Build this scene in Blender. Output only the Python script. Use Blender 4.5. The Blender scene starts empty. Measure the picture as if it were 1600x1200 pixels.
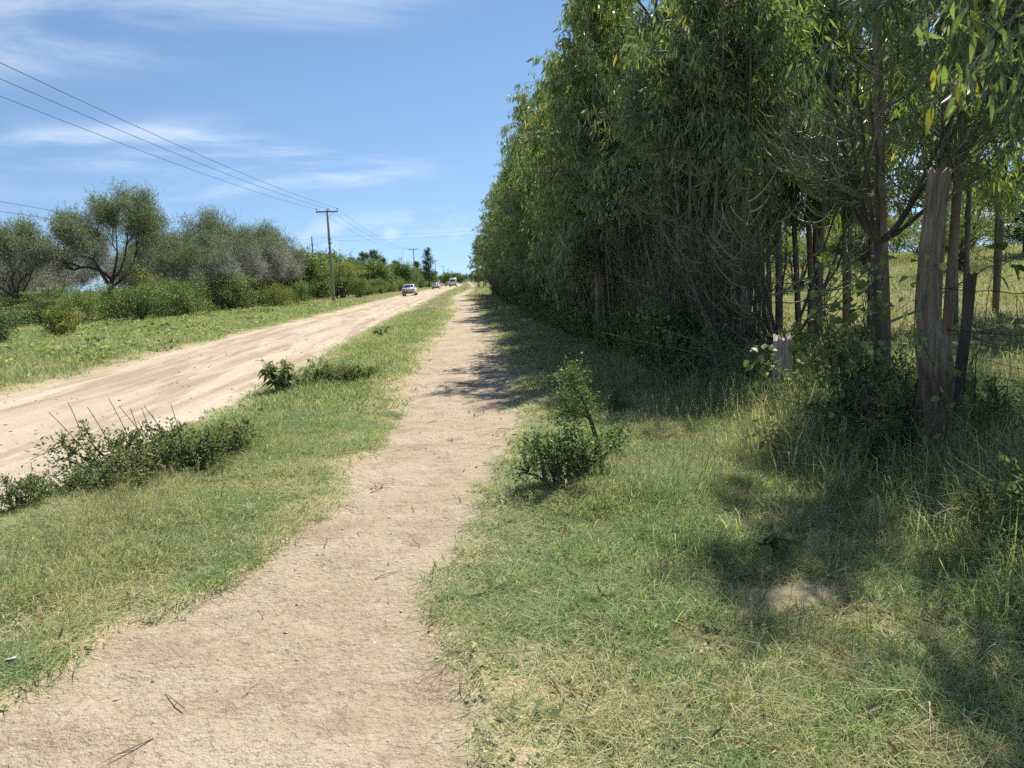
import bpy, math, random
import numpy as np
from mathutils import Vector, Matrix

R = math.radians
rng = np.random.RandomState(7)
random.seed(7)
S = bpy.context.scene
COL = S.collection

# ------------------------------------------------------------------ camera, sky, sun, exposure
CAM_H = 1.6
cam_d = bpy.data.cameras.new('camera')
cam_d.sensor_width = 36.0
cam_d.lens = 27.2
cam_d.clip_start = 0.05
cam_d.clip_end = 6000
cam = bpy.data.objects.new('camera', cam_d)
COL.objects.link(cam)
cam.matrix_world = (Matrix.Translation((0, 0, CAM_H)) @ Matrix.Rotation(R(-3.1), 4, 'Z')
                    @ Matrix.Rotation(R(90 - 7.8), 4, 'X') @ Matrix.Rotation(R(-2.5), 4, 'Z'))
S.camera = cam

SUN_EL, SUN_AZ = 57.0, 60.0          # azimuth counted from +X towards +Y
SUN_DIR = Vector((math.cos(R(SUN_AZ)) * math.cos(R(SUN_EL)), math.sin(R(SUN_AZ)) * math.cos(R(SUN_EL)), math.sin(R(SUN_EL))))
sun_d = bpy.data.lights.new('sun', 'SUN')
sun_d.energy = 5.0
sun_d.angle = R(0.53)
sun_d.color = (1.0, 0.945, 0.86)
sun = bpy.data.objects.new('sun', sun_d)
COL.objects.link(sun)
sun.rotation_mode = 'QUATERNION'
sun.rotation_quaternion = SUN_DIR.to_track_quat('Z', 'Y')
sun.location = (20, 20, 60)

W = bpy.data.worlds.new('World')
S.world = W
W.use_nodes = True
def build_world():
    nt = W.node_tree
    nt.nodes.clear()
    N, L = nt.nodes.new, nt.links.new
    out = N('ShaderNodeOutputWorld')
    bg = N('ShaderNodeBackground'); bg.inputs['Strength'].default_value = 0.095
    sky = N('ShaderNodeTexSky'); sky.sky_type = 'NISHITA'; sky.sun_disc = False
    sky.sun_elevation = R(SUN_EL); sky.sun_rotation = R(90 - SUN_AZ)
    sky.altitude = 1800; sky.air_density = 1.0; sky.dust_density = 0.25; sky.ozone_density = 1.0
    hs = N('ShaderNodeHueSaturation'); hs.inputs['Hue'].default_value = 0.496; hs.inputs['Saturation'].default_value = 1.06; hs.inputs['Value'].default_value = 1.0
    L(sky.outputs[0], hs.inputs['Color'])
    tc = N('ShaderNodeTexCoord')
    sep = N('ShaderNodeSeparateXYZ'); L(tc.outputs['Generated'], sep.inputs[0])
    def math_(op, a, b=None, clamp=False):
        m = N('ShaderNodeMath'); m.operation = op; m.use_clamp = clamp
        for i, v in enumerate((a, b)):
            if v is None: continue
            if isinstance(v, (int, float)): m.inputs[i].default_value = v
            else: L(v, m.inputs[i])
        return m.outputs[0]
    zc = math_('MAXIMUM', sep.outputs[2], 0.0)
    lift = N('ShaderNodeCombineXYZ'); L(sep.outputs[0], lift.inputs[0]); L(sep.outputs[1], lift.inputs[1])     # thin the white band at the horizon
    L(math_('ADD', math_('MULTIPLY', zc, 0.88), 0.11), lift.inputs[2])
    nrm = N('ShaderNodeVectorMath'); nrm.operation = 'NORMALIZE'; L(lift.outputs[0], nrm.inputs[0]); L(nrm.outputs[0], sky.inputs['Vector'])
    zz = math_('ADD', zc, 0.10)
    px = math_('DIVIDE', sep.outputs[0], zz); py = math_('DIVIDE', sep.outputs[1], zz)
    cmb = N('ShaderNodeCombineXYZ'); L(px, cmb.inputs[0]); L(py, cmb.inputs[1])
    mp = N('ShaderNodeMapping'); L(cmb.outputs[0], mp.inputs[0])
    mp.inputs['Location'].default_value = (18.6, 9, 0); mp.inputs['Rotation'].default_value = (0, 0, R(25)); mp.inputs['Scale'].default_value = (0.7, 1.0, 1)
    def noise(vec, scale, detail, rough, dist=0.0):
        n = N('ShaderNodeTexNoise'); n.inputs['Scale'].default_value = scale; n.inputs['Detail'].default_value = detail
        n.inputs['Roughness'].default_value = rough; n.inputs['Distortion'].default_value = dist
        L(vec, n.inputs['Vector']); return n.outputs[0]
    def ramp(fac, a, b):
        m = N('ShaderNodeMapRange'); m.interpolation_type = 'SMOOTHSTEP'
        m.inputs['From Min'].default_value = a; m.inputs['From Max'].default_value = b
        L(fac, m.inputs['Value']); return m.outputs['Result']
    wisps = ramp(noise(mp.outputs[0], 0.95, 8, 0.6, 0.5), 0.45, 0.72)
    big = ramp(noise(mp.outputs[0], 0.42, 2, 0.5), 0.45, 0.58)
    cirrus = math_('MULTIPLY', wisps, big)
    cirrus = math_('MULTIPLY', cirrus, 0.82)
    # small cumulus low over the horizon
    mp2 = N('ShaderNodeMapping'); L(tc.outputs['Generated'], mp2.inputs[0]); mp2.inputs['Scale'].default_value = (1, 1, 2.2)
    puffs = ramp(noise(mp2.outputs[0], 9.0, 6, 0.55, 0.2), 0.50, 0.66)
    low = math_('MULTIPLY', ramp(sep.outputs[2], 0.0, 0.02), math_('SUBTRACT', 1.0, ramp(sep.outputs[2], 0.03, 0.11)))
    puffs = math_('MULTIPLY', math_('MULTIPLY', puffs, low), 0.75)
    fac = math_('MAXIMUM', cirrus, puffs, True)
    mix = N('ShaderNodeMix'); mix.data_type = 'RGBA'
    L(fac, mix.inputs['Factor']); L(hs.outputs[0], mix.inputs['A'])
    mix.inputs['B'].default_value = (6.6, 7.3, 8.3, 1)
    L(mix.outputs['Result'], bg.inputs['Color']); L(bg.outputs[0], out.inputs['Surface'])
build_world()

S.view_settings.view_transform = 'Standard'
S.view_settings.look = 'None'
S.view_settings.gamma = 1.0
S.view_settings.exposure = 0.62
S.view_settings.use_curve_mapping = False
cy = S.cycles
cy.max_bounces = 5; cy.diffuse_bounces = 4; cy.glossy_bounces = 1; cy.transmission_bounces = 3; cy.transparent_max_bounces = 4
cy.sample_clamp_indirect = 6.0
cy.use_denoising = False
cy.adaptive_threshold = 0.025

# ------------------------------------------------------------------ helpers: noise, mesh buffers
def hash2(ix, iy, seed):
    h = (ix.astype(np.int64) * 374761393 + iy.astype(np.int64) * 668265263 + seed * 982451653) & 0xffffffff
    h = ((h ^ (h >> 13)) * 1274126177) & 0xffffffff
    return ((h ^ (h >> 16)) & 0xffff) / 65535.0
def vnoise(x, y, seed=0):
    x = np.asarray(x, float); y = np.asarray(y, float)
    ix = np.floor(x); iy = np.floor(y); fx = x - ix; fy = y - iy
    fx = fx * fx * (3 - 2 * fx); fy = fy * fy * (3 - 2 * fy)
    a = hash2(ix, iy, seed); b = hash2(ix + 1, iy, seed); c = hash2(ix, iy + 1, seed); d = hash2(ix + 1, iy + 1, seed)
    return (a * (1 - fx) + b * fx) * (1 - fy) + (c * (1 - fx) + d * fx) * fy
def fbm(x, y, sc, seed=0, oct=3):
    t = 0; a = 0.5; s = 0
    for i in range(oct):
        t = t + a * vnoise(np.asarray(x) / sc * 2 ** i, np.asarray(y) / sc * 2 ** i, seed + i * 17); s += a; a *= 0.5
    return t / s * 2 - 1        # -1..1
def sstep(a, b, x):
    t = np.clip((np.asarray(x, float) - a) / (b - a), 0, 1); return t * t * (3 - 2 * t)
def unit(v):
    v = np.asarray(v, float); return v / np.maximum(np.linalg.norm(v, axis=-1, keepdims=True), 1e-9)

class G:
    """collects vertices and faces, then links them as ONE mesh object"""
    def __init__(s): s.v = []; s.f = []; s.n = 0
    def add(s, verts, faces):
        verts = np.asarray(verts, float).reshape(-1, 3)
        s.v.append(verts)
        for fa in (faces if isinstance(faces, list) else [faces]):
            fa = np.asarray(fa, np.int64)
            if fa.size: s.f.append(fa + s.n)
        s.n += len(verts)
    def mesh(s, name, mat, smooth=False):
        me = bpy.data.meshes.new(name)
        V = np.concatenate(s.v) if s.v else np.zeros((0, 3))
        li = np.concatenate([f.ravel() for f in s.f]).astype(np.int32)
        tot = np.concatenate([np.full(len(f), f.shape[1]) for f in s.f]).astype(np.int32)
        st = (np.cumsum(tot) - tot).astype(np.int32)
        me.vertices.add(len(V)); me.vertices.foreach_set('co', V.astype(np.float32).ravel())
        me.loops.add(len(li)); me.loops.foreach_set('vertex_index', li)
        me.polygons.add(len(tot)); me.polygons.foreach_set('loop_start', st)
        try: me.polygons.foreach_set('loop_total', tot)
        except Exception: pass
        if smooth: me.polygons.foreach_set('use_smooth', np.ones(len(tot), bool))
        me.update(calc_edges=True)
        if mat: me.materials.append(mat)
        return me
    def build(s, name, mat, parent=None, smooth=False):
        return link(name, s.mesh(name, mat, smooth), parent)
def link(name, me, parent=None):
    o = bpy.data.objects.new(name, me); COL.objects.link(o)
    if parent is not None: o.parent = parent
    return o
def tag(o, label=None, cat=None, group=None, kind=None):
    if label: o['label'] = label
    if cat: o['category'] = cat
    if group: o['group'] = group
    if kind: o['kind'] = kind
    return o
def thing(name, label, cat, loc=(0, 0, 0), rz=0.0, sc=1.0, group=None):
    o = bpy.data.objects.new(name, None); COL.objects.link(o)
    o.empty_display_size = 0.2
    o.location = loc; o.rotation_euler = (0, 0, rz)
    o.scale = (sc, sc, sc) if isinstance(sc, (int, float)) else sc
    return tag(o, label, cat, group)

def tube(g, pts, rad, sides=6, cap=True):
    pts = np.asarray(pts, float); n = len(pts)
    rad = np.full(n, rad) if np.isscalar(rad) else np.asarray(rad, float)
    t = unit(np.gradient(pts, axis=0))
    ref = np.array([0.31, 0.95, 0.05]) if abs(t[0][2]) > 0.5 else np.array([0.05, 0.1, 0.99])
    a = unit(np.cross(t, ref)); b = np.cross(t, a)
    th = np.linspace(0, 2 * np.pi, sides, endpoint=False)
    ring = pts[:, None, :] + rad[:, None, None] * (np.cos(th)[None, :, None] * a[:, None, :] + np.sin(th)[None, :, None] * b[:, None, :])
    i = np.arange(n - 1)[:, None] * sides; j = np.arange(sides)[None, :]; k = (j + 1) % sides
    q = np.stack([i + j, i + k, i + sides + k, i + sides + j], -1).reshape(-1, 4)
    fs = [q]
    if cap: fs += [np.arange(sides)[None, ::-1], (np.arange(sides) + (n - 1) * sides)[None, :]]
    g.add(ring.reshape(-1, 3), fs)
def prisms(g, P, rads, sides=3):
    """many thin sticks at once: P is (n, k, 3) polylines, rads (n, k)"""
    P = np.asarray(P, float); n, k, _ = P.shape
    t = unit(np.gradient(P, axis=1))
    ref = np.where(np.abs(t[:, :1, 2:3]) > 0.8, np.array([1.0, 0.2, 0]), np.array([0, 0.1, 1.0]))
    a = unit(np.cross(t, np.broadcast_to(ref, t.shape))); b = np.cross(t, a)
    th = np.linspace(0, 2 * np.pi, sides, endpoint=False)
    V = P[:, :, None, :] + rads[:, :, None, None] * (np.cos(th)[:, None] * a[:, :, None, :] + np.sin(th)[:, None] * b[:, :, None, :])
    base = np.arange(n)[:, None, None] * (k * sides); i = np.arange(k - 1)[None, :, None] * sides; j = np.arange(sides)[None, None, :]; j2 = (j + 1) % sides
    q = np.stack([base + i + j, base + i + j2, base + i + sides + j2, base + i + sides + j], -1).reshape(-1, 4)
    g.add(V.reshape(-1, 3), [q])
def leaves6(g, P, D, Nn, Ln, Wd, bend=0.25):
    """lance shaped leaves, six vertices each, curved along their length"""
    D = unit(D); Sd = unit(np.cross(D, Nn)); U = np.cross(Sd, D)
    L = np.asarray(Ln)[:, None]; Wv = np.asarray(Wd)[:, None]
    def at(t, s, fold): return P + D * L * t + U * L * (bend * t * t) + Sd * Wv * s + U * Wv * fold
    V = np.stack([at(0, 0, 0), at(.33, -.5, .12), at(.33, .5, .12), at(.72, -.34, .08), at(.72, .34, .08), at(1.0, 0, 0)], 1)
    b = np.arange(len(P))[:, None] * 6
    g.add(V.reshape(-1, 3), [b + np.array([0, 2, 1]), b + np.array([1, 2, 4, 3]), b + np.array([3, 4, 5])])
def leaves4(g, P, D, Nn, Ln, Wd):
    D = unit(D); Sd = unit(np.cross(D, Nn)); U = np.cross(Sd, D)
    L = np.asarray(Ln)[:, None]; Wv = np.asarray(Wd)[:, None]
    V = np.stack([P, P + D * L * .45 - Sd * Wv * .5 + U * Wv * .18, P + D * L - U * L * .12, P + D * L * .45 + Sd * Wv * .5 + U * Wv * .18], 1)
    b = np.arange(len(P))[:, None] * 4
    g.add(V.reshape(-1, 3), [b + np.array([0, 2, 1]), b + np.array([0, 3, 2])])
def box(g, c, s, taper=1.0, rz=0.0):
    x, y, z = np.asarray(s) / 2.0
    v = np.array([[-x, -y, -z], [x, -y, -z], [x, y, -z], [-x, y, -z], [-x * taper, -y * taper, z], [x * taper, -y * taper, z], [x * taper, y * taper, z], [-x * taper, y * taper, z]])
    if rz: v = v @ np.array([[math.cos(rz), math.sin(rz), 0], [-math.sin(rz), math.cos(rz), 0], [0, 0, 1]])
    g.add(v + np.asarray(c), [np.array([[3, 2, 1, 0], [4, 5, 6, 7], [0, 1, 5, 4], [1, 2, 6, 5], [2, 3, 7, 6], [3, 0, 4, 7]])])
def rdir(n, r=rng): return unit(r.normal(size=(n, 3)))

# ------------------------------------------------------------------ materials
def nodes(name):
    m = bpy.data.materials.new(name); m.use_nodes = True
    nt = m.node_tree; nt.nodes.clear()
    return m, nt, nt.nodes.new, nt.links.new
def ramp_node(N, stops):
    r = N('ShaderNodeValToRGB'); e = r.color_ramp.elements
    while len(e) < len(stops): e.new(0.5)
    for i, (p, c) in enumerate(stops): e[i].position = p; e[i].color = (*c, 1)
    return r
def leaf_mat(name, stops, rough=0.5, trans=0.35, tcol=(1.0, 1.15, 0.45), patch=0.0, patch_cols=None, patch_scale=0.35, spec=0.35):
    """foliage: colour varies leaf by leaf, thin blades let light through"""
    m, nt, N, L = nodes(name)
    out = N('ShaderNodeOutputMaterial'); geo = N('ShaderNodeNewGeometry')
    cr = ramp_node(N, stops); oi = N('ShaderNodeObjectInfo')
    a = N('ShaderNodeMath'); a.operation = 'ADD'; L(geo.outputs['Random Per Island'], a.inputs[0])
    b = N('ShaderNodeMath'); b.operation = 'MULTIPLY_ADD'; L(oi.outputs['Random'], b.inputs[0]); b.inputs[1].default_value = 0.3; b.inputs[2].default_value = -0.15
    L(b.outputs[0], a.inputs[1]); L(a.outputs[0], cr.inputs[0])
    col = cr.outputs[0]
    if patch_cols:
        nz = N('ShaderNodeTexNoise'); nz.inputs['Scale'].default_value = patch_scale; nz.inputs['Detail'].default_value = 4; nz.inputs['Roughness'].default_value = 0.6
        L(geo.outputs['Position'], nz.inputs['Vector'])
        mr = N('ShaderNodeMapRange'); mr.inputs['From Min'].default_value = 0.42; mr.inputs['From Max'].default_value = 0.66; mr.interpolation_type = 'SMOOTHSTEP'; L(nz.outputs[0], mr.inputs['Value'])
        mm = N('ShaderNodeMath'); mm.operation = 'MULTIPLY'; mm.inputs[1].default_value = patch; L(mr.outputs['Result'], mm.inputs[0])
        c2 = ramp_node(N, patch_cols); L(a.outputs[0], c2.inputs[0])
        mx = N('ShaderNodeMix'); mx.data_type = 'RGBA'; L(mm.outputs[0], mx.inputs['Factor']); L(col, mx.inputs['A']); L(c2.outputs[0], mx.inputs['B'])
        col = mx.outputs['Result']
    p = N('ShaderNodeBsdfPrincipled'); p.inputs['Roughness'].default_value = rough; p.inputs['Specular IOR Level'].default_value = spec
    L(col, p.inputs['Base Color'])
    tr = N('ShaderNodeBsdfTranslucent'); tm = N('ShaderNodeMix'); tm.data_type = 'RGBA'; tm.blend_type = 'MULTIPLY'; tm.inputs['Factor'].default_value = 1
    L(col, tm.inputs['A']); tm.inputs['B'].default_value = (*[c * 1.35 for c in tcol], 1); tm.clamp_result = False
    L(tm.outputs['Result'], tr.inputs['Color'])
    ms = N('ShaderNodeMixShader'); ms.inputs[0].default_value = trans
    L(p.outputs[0], ms.inputs[1]); L(tr.outputs[0], ms.inputs[2]); L(ms.outputs[0], out.inputs['Surface'])
    return m
def wood_mat(name, cols, scale=(14, 14, 1.6), rough=0.85, bump=0.5, coord='Object'):
    m, nt, N, L = nodes(name)
    out = N('ShaderNodeOutputMaterial'); tc = N('ShaderNodeTexCoord'); mp = N('ShaderNodeMapping'); mp.inputs['Scale'].default_value = scale
    L(tc.outputs[coord], mp.inputs[0])
    nz = N('ShaderNodeTexNoise'); nz.inputs['Scale'].default_value = 1.5; nz.inputs['Detail'].default_value = 7; nz.inputs['Roughness'].default_value = 0.62; nz.inputs['Distortion'].default_value = 0.5
    L(mp.outputs[0], nz.inputs['Vector'])
    n2 = N('ShaderNodeTexNoise'); n2.inputs['Scale'].default_value = 2.2; n2.inputs['Detail'].default_value = 4; L(tc.outputs[coord], n2.inputs['Vector'])
    ad = N('ShaderNodeMath'); ad.operation = 'MULTIPLY_ADD'; L(n2.outputs[0], ad.inputs[0]); ad.inputs[1].default_value = 0.5; L(nz.outputs[0], ad.inputs[2])
    sb = N('ShaderNodeMath'); sb.operation = 'SUBTRACT'; L(ad.outputs[0], sb.inputs[0]); sb.inputs[1].default_value = 0.25
    cr = ramp_node(N, cols); L(sb.outputs[0], cr.inputs[0])
    p = N('ShaderNodeBsdfPrincipled'); p.inputs['Roughness'].default_value = rough; p.inputs['Specular IOR Level'].default_value = 0.2
    L(cr.outputs[0], p.inputs['Base Color'])
    bp = N('ShaderNodeBump'); bp.inputs['Strength'].default_value = bump; bp.inputs['Distance'].default_value = 0.01; L(nz.outputs[0], bp.inputs['Height']); L(bp.outputs[0], p.inputs['Normal'])
    L(p.outputs[0], out.inputs['Surface'])
    return m
def plain_mat(name, col, rough=0.5, metal=0.0, noise=0.12, nscale=6.0, coat=0.0):
    m, nt, N, L = nodes(name)
    out = N('ShaderNodeOutputMaterial'); p = N('ShaderNodeBsdfPrincipled'); p.inputs['Roughness'].default_value = rough; p.inputs['Metallic'].default_value = metal
    p.inputs['Coat Weight'].default_value = coat
    tc = N('ShaderNodeTexCoord'); nz = N('ShaderNodeTexNoise'); nz.inputs['Scale'].default_value = nscale; nz.inputs['Detail'].default_value = 4; L(tc.outputs['Object'], nz.inputs['Vector'])
    cr = ramp_node(N, [(0.3, tuple(c * (1 - noise) for c in col)), (0.7, tuple(min(1, c * (1 + noise)) for c in col))]); L(nz.outputs[0], cr.inputs[0])
    L(cr.outputs[0], p.inputs['Base Color']); L(p.outputs[0], out.inputs['Surface'])
    return m
def soil_mat(name, layers, bumps, stretch=(1, 1, 1), rough=0.95, bare=None):
    """layers: list of (scale, detail, lo, hi, colour, amount) mixed in turn over the first colour"""
    m, nt, N, L = nodes(name)
    out = N('ShaderNodeOutputMaterial'); geo = N('ShaderNodeNewGeometry'); mp = N('ShaderNodeMapping'); mp.inputs['Scale'].default_value = stretch
    L(geo.outputs['Position'], mp.inputs[0])
    col = None
    for i, ly in enumerate(layers):
        if i == 0:
            rgb = N('ShaderNodeRGB'); rgb.outputs[0].default_value = (*ly, 1); col = rgb.outputs[0]; continue
        sc, det, lo, hi, c, amt = ly[:6]
        nz = N('ShaderNodeTexNoise'); nz.inputs['Scale'].default_value = sc; nz.inputs['Detail'].default_value = det; nz.inputs['Roughness'].default_value = 0.6
        off = N('ShaderNodeVectorMath'); off.operation = 'ADD'; off.inputs[1].default_value = (i * 13.7, i * 5.1, 0)
        L(mp.outputs[0] if len(ly) > 6 else geo.outputs['Position'], off.inputs[0]); L(off.outputs[0], nz.inputs['Vector'])
        mr = N('ShaderNodeMapRange'); mr.inputs['From Min'].default_value = lo; mr.inputs['From Max'].default_value = hi; mr.inputs['To Max'].default_value = amt; mr.interpolation_type = 'SMOOTHSTEP'
        L(nz.outputs[0], mr.inputs['Value'])
        mx = N('ShaderNodeMix'); mx.data_type = 'RGBA'; L(mr.outputs['Result'], mx.inputs['Factor']); L(col, mx.inputs['A']); mx.inputs['B'].default_value = (*c, 1)
        col = mx.outputs['Result']
    if bare:
        at_ = N('ShaderNodeAttribute'); at_.attribute_name = 'bare'; mx = N('ShaderNodeMix'); mx.data_type = 'RGBA'
        L(at_.outputs['Fac'], mx.inputs['Factor']); L(col, mx.inputs['A']); mx.inputs['B'].default_value = (*bare, 1); col = mx.outputs['Result']
    p = N('ShaderNodeBsdfPrincipled'); p.inputs['Roughness'].default_value = rough; p.inputs['Specular IOR Level'].default_value = 0.1
    L(col, p.inputs['Base Color'])
    h = None
    for sc, det, amt in bumps:
        nz = N('ShaderNodeTexNoise'); nz.inputs['Scale'].default_value = sc; nz.inputs['Detail'].default_value = det; nz.inputs['Roughness'].default_value = 0.65
        L(geo.outputs['Position'], nz.inputs['Vector'])
        mm = N('ShaderNodeMath'); mm.operation = 'MULTIPLY_ADD'; L(nz.outputs[0], mm.inputs[0]); mm.inputs[1].default_value = amt
        if h is not None: L(h, mm.inputs[2])
        else: mm.inputs[2].default_value = 0
        h = mm.outputs[0]
    bp = N('ShaderNodeBump'); bp.inputs['Strength'].default_value = 1.0; bp.inputs['Distance'].default_value = 1.0; L(h, bp.inputs['Height']); L(bp.outputs[0], p.inputs['Normal'])
    L(p.outputs[0], out.inputs['Surface'])
    return m

M = {}
M['path'] = soil_mat('trodden_dirt', [(0.414, 0.342, 0.235), (0.9, 5, .42, .62, (0.484, 0.406, 0.297), .8), (2.6, 6, .47, .64, (0.336, 0.247, 0.173), .65), (9, 5, .52, .7, (0.510, 0.429, 0.328), .6),
                     (26, 4, .53, .66, (0.246, 0.180, 0.123), .6), (70, 2, .58, .68, (0.565, 0.491, 0.396), .5)],
                     [(2.2, 3, .03), (9, 5, .034), (34, 5, .026), (110, 3, .007)])
M['road'] = soil_mat('graded_murram', [(0.480, 0.410, 0.308), (0.6, 5, .42, .6, (0.415, 0.339, 0.248), .7, 1), (1.6, 6, .47, .62, (0.288, 0.211, 0.147), .75, 1), (3.2, 5, .5, .66, (0.527, 0.464, 0.365), .7, 1),
                     (22, 4, .52, .66, (0.264, 0.199, 0.143), .4), (60, 2, .56, .68, (0.480, 0.414, 0.331), .4)],
                     [(3, 4, .03), (16, 4, .016), (60, 2, .005)], stretch=(1.3, 0.12, 1), bare=(.27, .195, .13))
M['ground'] = soil_mat('grassy_soil', [(0.17, 0.15, 0.075), (0.5, 4, .42, .6, (0.24, 0.20, 0.11), .7), (3, 5, .45, .62, (0.10, 0.115, 0.045), .7), (14, 5, .5, .66, (0.30, 0.245, 0.15), .6), (45, 3, .52, .66, (0.08, 0.09, 0.035), .6)],
                       [(5, 4, .05), (28, 4, .02)], bare=(.40, .325, .21))
GREEN = [(0.0, (0.105, 0.193, 0.076)), (0.35, (0.196, 0.309, 0.127)), (0.65, (0.28, 0.385, 0.177)), (0.86, (0.405, 0.427, 0.236)), (1.0, (0.629, 0.55, 0.421))]
STRAW = [(0.0, (0.208, 0.244, 0.097)), (0.35, (0.341, 0.353, 0.166)), (0.65, (0.451, 0.421, 0.235)), (0.85, (0.561, 0.488, 0.318)), (1.0, (0.658, 0.572, 0.427))]
M['grass'] = leaf_mat('grass_blades', GREEN, 0.6, 0.46, (1.0, 1.06, .65), patch=0.75, patch_cols=STRAW, patch_scale=0.55, spec=.25)
M['field'] = leaf_mat('field_grass', [(0, (0.19, 0.24, 0.10)), (0.5, (0.29, 0.335, 0.15)), (1, (0.42, 0.41, 0.22))], 0.6, 0.38, (1.0, 1.06, .7), patch=0.6, patch_cols=STRAW, patch_scale=0.12)
M['straw'] = leaf_mat('dry_stalks', STRAW[2:], 0.7, 0.25)
M['weed'] = leaf_mat('weed_leaves', [(0, (0.09, 0.125, 0.058)), (0.5, (0.165, 0.205, 0.092)), (0.85, (0.25, 0.27, 0.14)), (1, (0.36, 0.32, 0.19))], 0.7, 0.3, spec=.15)
M['cover'] = leaf_mat('ground_cover', [(0, (0.121, 0.202, 0.06)), (0.5, (0.259, 0.338, 0.118)), (1, (0.517, 0.474, 0.238))], 0.55, 0.3)
M['euc'] = leaf_mat('gum_leaves', [(0, (0.078, 0.125, 0.064)), (0.45, (0.14, 0.21, 0.105)), (0.8, (0.225, 0.305, 0.15)), (0.97, (0.31, 0.36, 0.17)), (1, (0.48, 0.34, 0.13))], 0.45, 0.36, (1.15, 1.22, 0.45), patch=.7, patch_cols=[(0, (0.105, 0.155, 0.07)), (0.5, (0.195, 0.265, 0.115)), (1, (0.32, 0.37, 0.17))], patch_scale=1.3, spec=0.6)
M['euc_new'] = leaf_mat('young_gum_leaves', [(0, (0.156, 0.217, 0.06)), (0.6, (0.26, 0.28, 0.075)), (1, (0.546, 0.28, 0.045))], 0.4, 0.45, (1.2, 1.1, 0.3), spec=0.5)
M['bush'] = leaf_mat('bush_leaves', [(0, (0.065, 0.117, 0.045)), (0.5, (0.128, 0.198, 0.07)), (0.85, (0.219, 0.29, 0.106)), (1, (0.35, 0.365, 0.151))], 0.5, 0.28)
M['bush_light'] = leaf_mat('light_bush_leaves', [(0, (0.085, 0.115, 0.04)), (0.5, (0.16, 0.195, 0.065)), (1, (0.27, 0.28, 0.11))], 0.5, 0.32)
M['bush_olive'] = leaf_mat('olive_bush_leaves', [(0, (0.115, 0.142, 0.062)), (0.5, (0.202, 0.235, 0.1)), (1, (0.326, 0.338, 0.166))], 0.55, 0.3)
M['yellow'] = leaf_mat('yellow_blossom', [(0, (0.45, 0.38, 0.02)), (1, (0.62, 0.55, 0.04))], 0.6, 0.3)
M['conifer'] = leaf_mat('conifer_sprays', [(0, (0.048, 0.091, 0.051)), (0.6, (0.099, 0.163, 0.082)), (1, (0.177, 0.238, 0.127))], 0.6, 0.15)
M['twig'] = leaf_mat('grey_twigs', [(0, (0.30, 0.305, 0.24)), (0.5, (0.39, 0.395, 0.32)), (1, (0.47, 0.47, 0.40))], 0.75, 0.0)
M['green_twig'] = leaf_mat('green_twigs', [(0, (0.14, 0.185, 0.09)), (0.5, (0.21, 0.265, 0.13)), (1, (0.30, 0.345, 0.19))], 0.6, 0.22)
M['hedge'] = leaf_mat('hedge_sticks', [(0, (0.07, 0.085, 0.045)), (0.6, (0.135, 0.155, 0.08)), (1, (0.24, 0.25, 0.15))], 0.6, 0.05)
M['bark'] = wood_mat('gum_bark', [(0.2, (0.085, 0.075, 0.06)), (0.5, (0.20, 0.178, 0.145)), (0.8, (0.34, 0.31, 0.26))], (10, 10, 1.2))
M['bark_red'] = wood_mat('peeling_gum_bark', [(0.2, (0.10, 0.07, 0.05)), (0.5, (0.22, 0.165, 0.12)), (0.8, (0.36, 0.30, 0.235))], (9, 9, 0.9))
M['bark_dark'] = wood_mat('dark_bark', [(0.2, (0.045, 0.037, 0.03)), (0.55, (0.10, 0.083, 0.066)), (0.85, (0.19, 0.165, 0.135))], (10, 10, 1.5))
M['post'] = wood_mat('weathered_post', [(0.2, (0.04, 0.03, 0.02)), (0.42, (0.15, 0.118, 0.085)), (0.6, (0.27, 0.22, 0.165)), (0.85, (0.42, 0.36, 0.285))], (30, 30, 1.3), bump=1.2)
M['stump'] = wood_mat('bleached_stump', [(0.15, (0.10, 0.08, 0.06)), (0.42, (0.36, 0.30, 0.25)), (0.62, (0.52, 0.45, 0.39)), (0.85, (0.62, 0.56, 0.50))], (26, 26, 1.8), bump=0.9)
M['pole'] = wood_mat('pole_timber', [(0.2, (0.22, 0.20, 0.15)), (0.5, (0.33, 0.30, 0.235)), (0.8, (0.43, 0.40, 0.32))], (8, 8, 0.5), bump=0.2)
M['steel'] = plain_mat('galvanised_steel', (0.16, 0.16, 0.165), 0.55, 0.6)
M['wire'] = plain_mat('weathered_cable', (0.06, 0.065, 0.075), 0.6, 0.3)
M['rust'] = plain_mat('rusty_wire', (0.07, 0.05, 0.04), 0.8, 0.3)
M['ceramic'] = plain_mat('brown_insulator', (0.09, 0.045, 0.03), 0.3)
M['white'] = plain_mat('white_paint', (0.80, 0.80, 0.78), 0.3, 0, 0.03, coat=0.5)
M['cream'] = plain_mat('dusty_white_paint', (0.72, 0.69, 0.62), 0.4, 0, 0.06, coat=0.3)
M['lime'] = plain_mat('yellow_green_paint', (0.50, 0.52, 0.20), 0.4, 0, 0.05, coat=0.3)
M['glass'] = plain_mat('dark_car_glass', (0.025, 0.03, 0.035), 0.08, 0, 0.02)
M['rubber'] = plain_mat('tyre_rubber', (0.03, 0.028, 0.026), 0.85)
M['trim'] = plain_mat('grey_bumper', (0.14, 0.135, 0.125), 0.6)
M['red'] = plain_mat('red_lens', (0.30, 0.025, 0.02), 0.25)
M['amber'] = plain_mat('clear_lens', (0.62, 0.6, 0.55), 0.15)
M['plate'] = plain_mat('number_plate', (0.62, 0.55, 0.15), 0.4)
M['pebble'] = leaf_mat('pebble_stone', [(0, (0.27, 0.189, 0.135)), (0.5, (0.486, 0.371, 0.27)), (1, (0.702, 0.594, 0.472))], 0.9, 0.0, spec=0.1)
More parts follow.
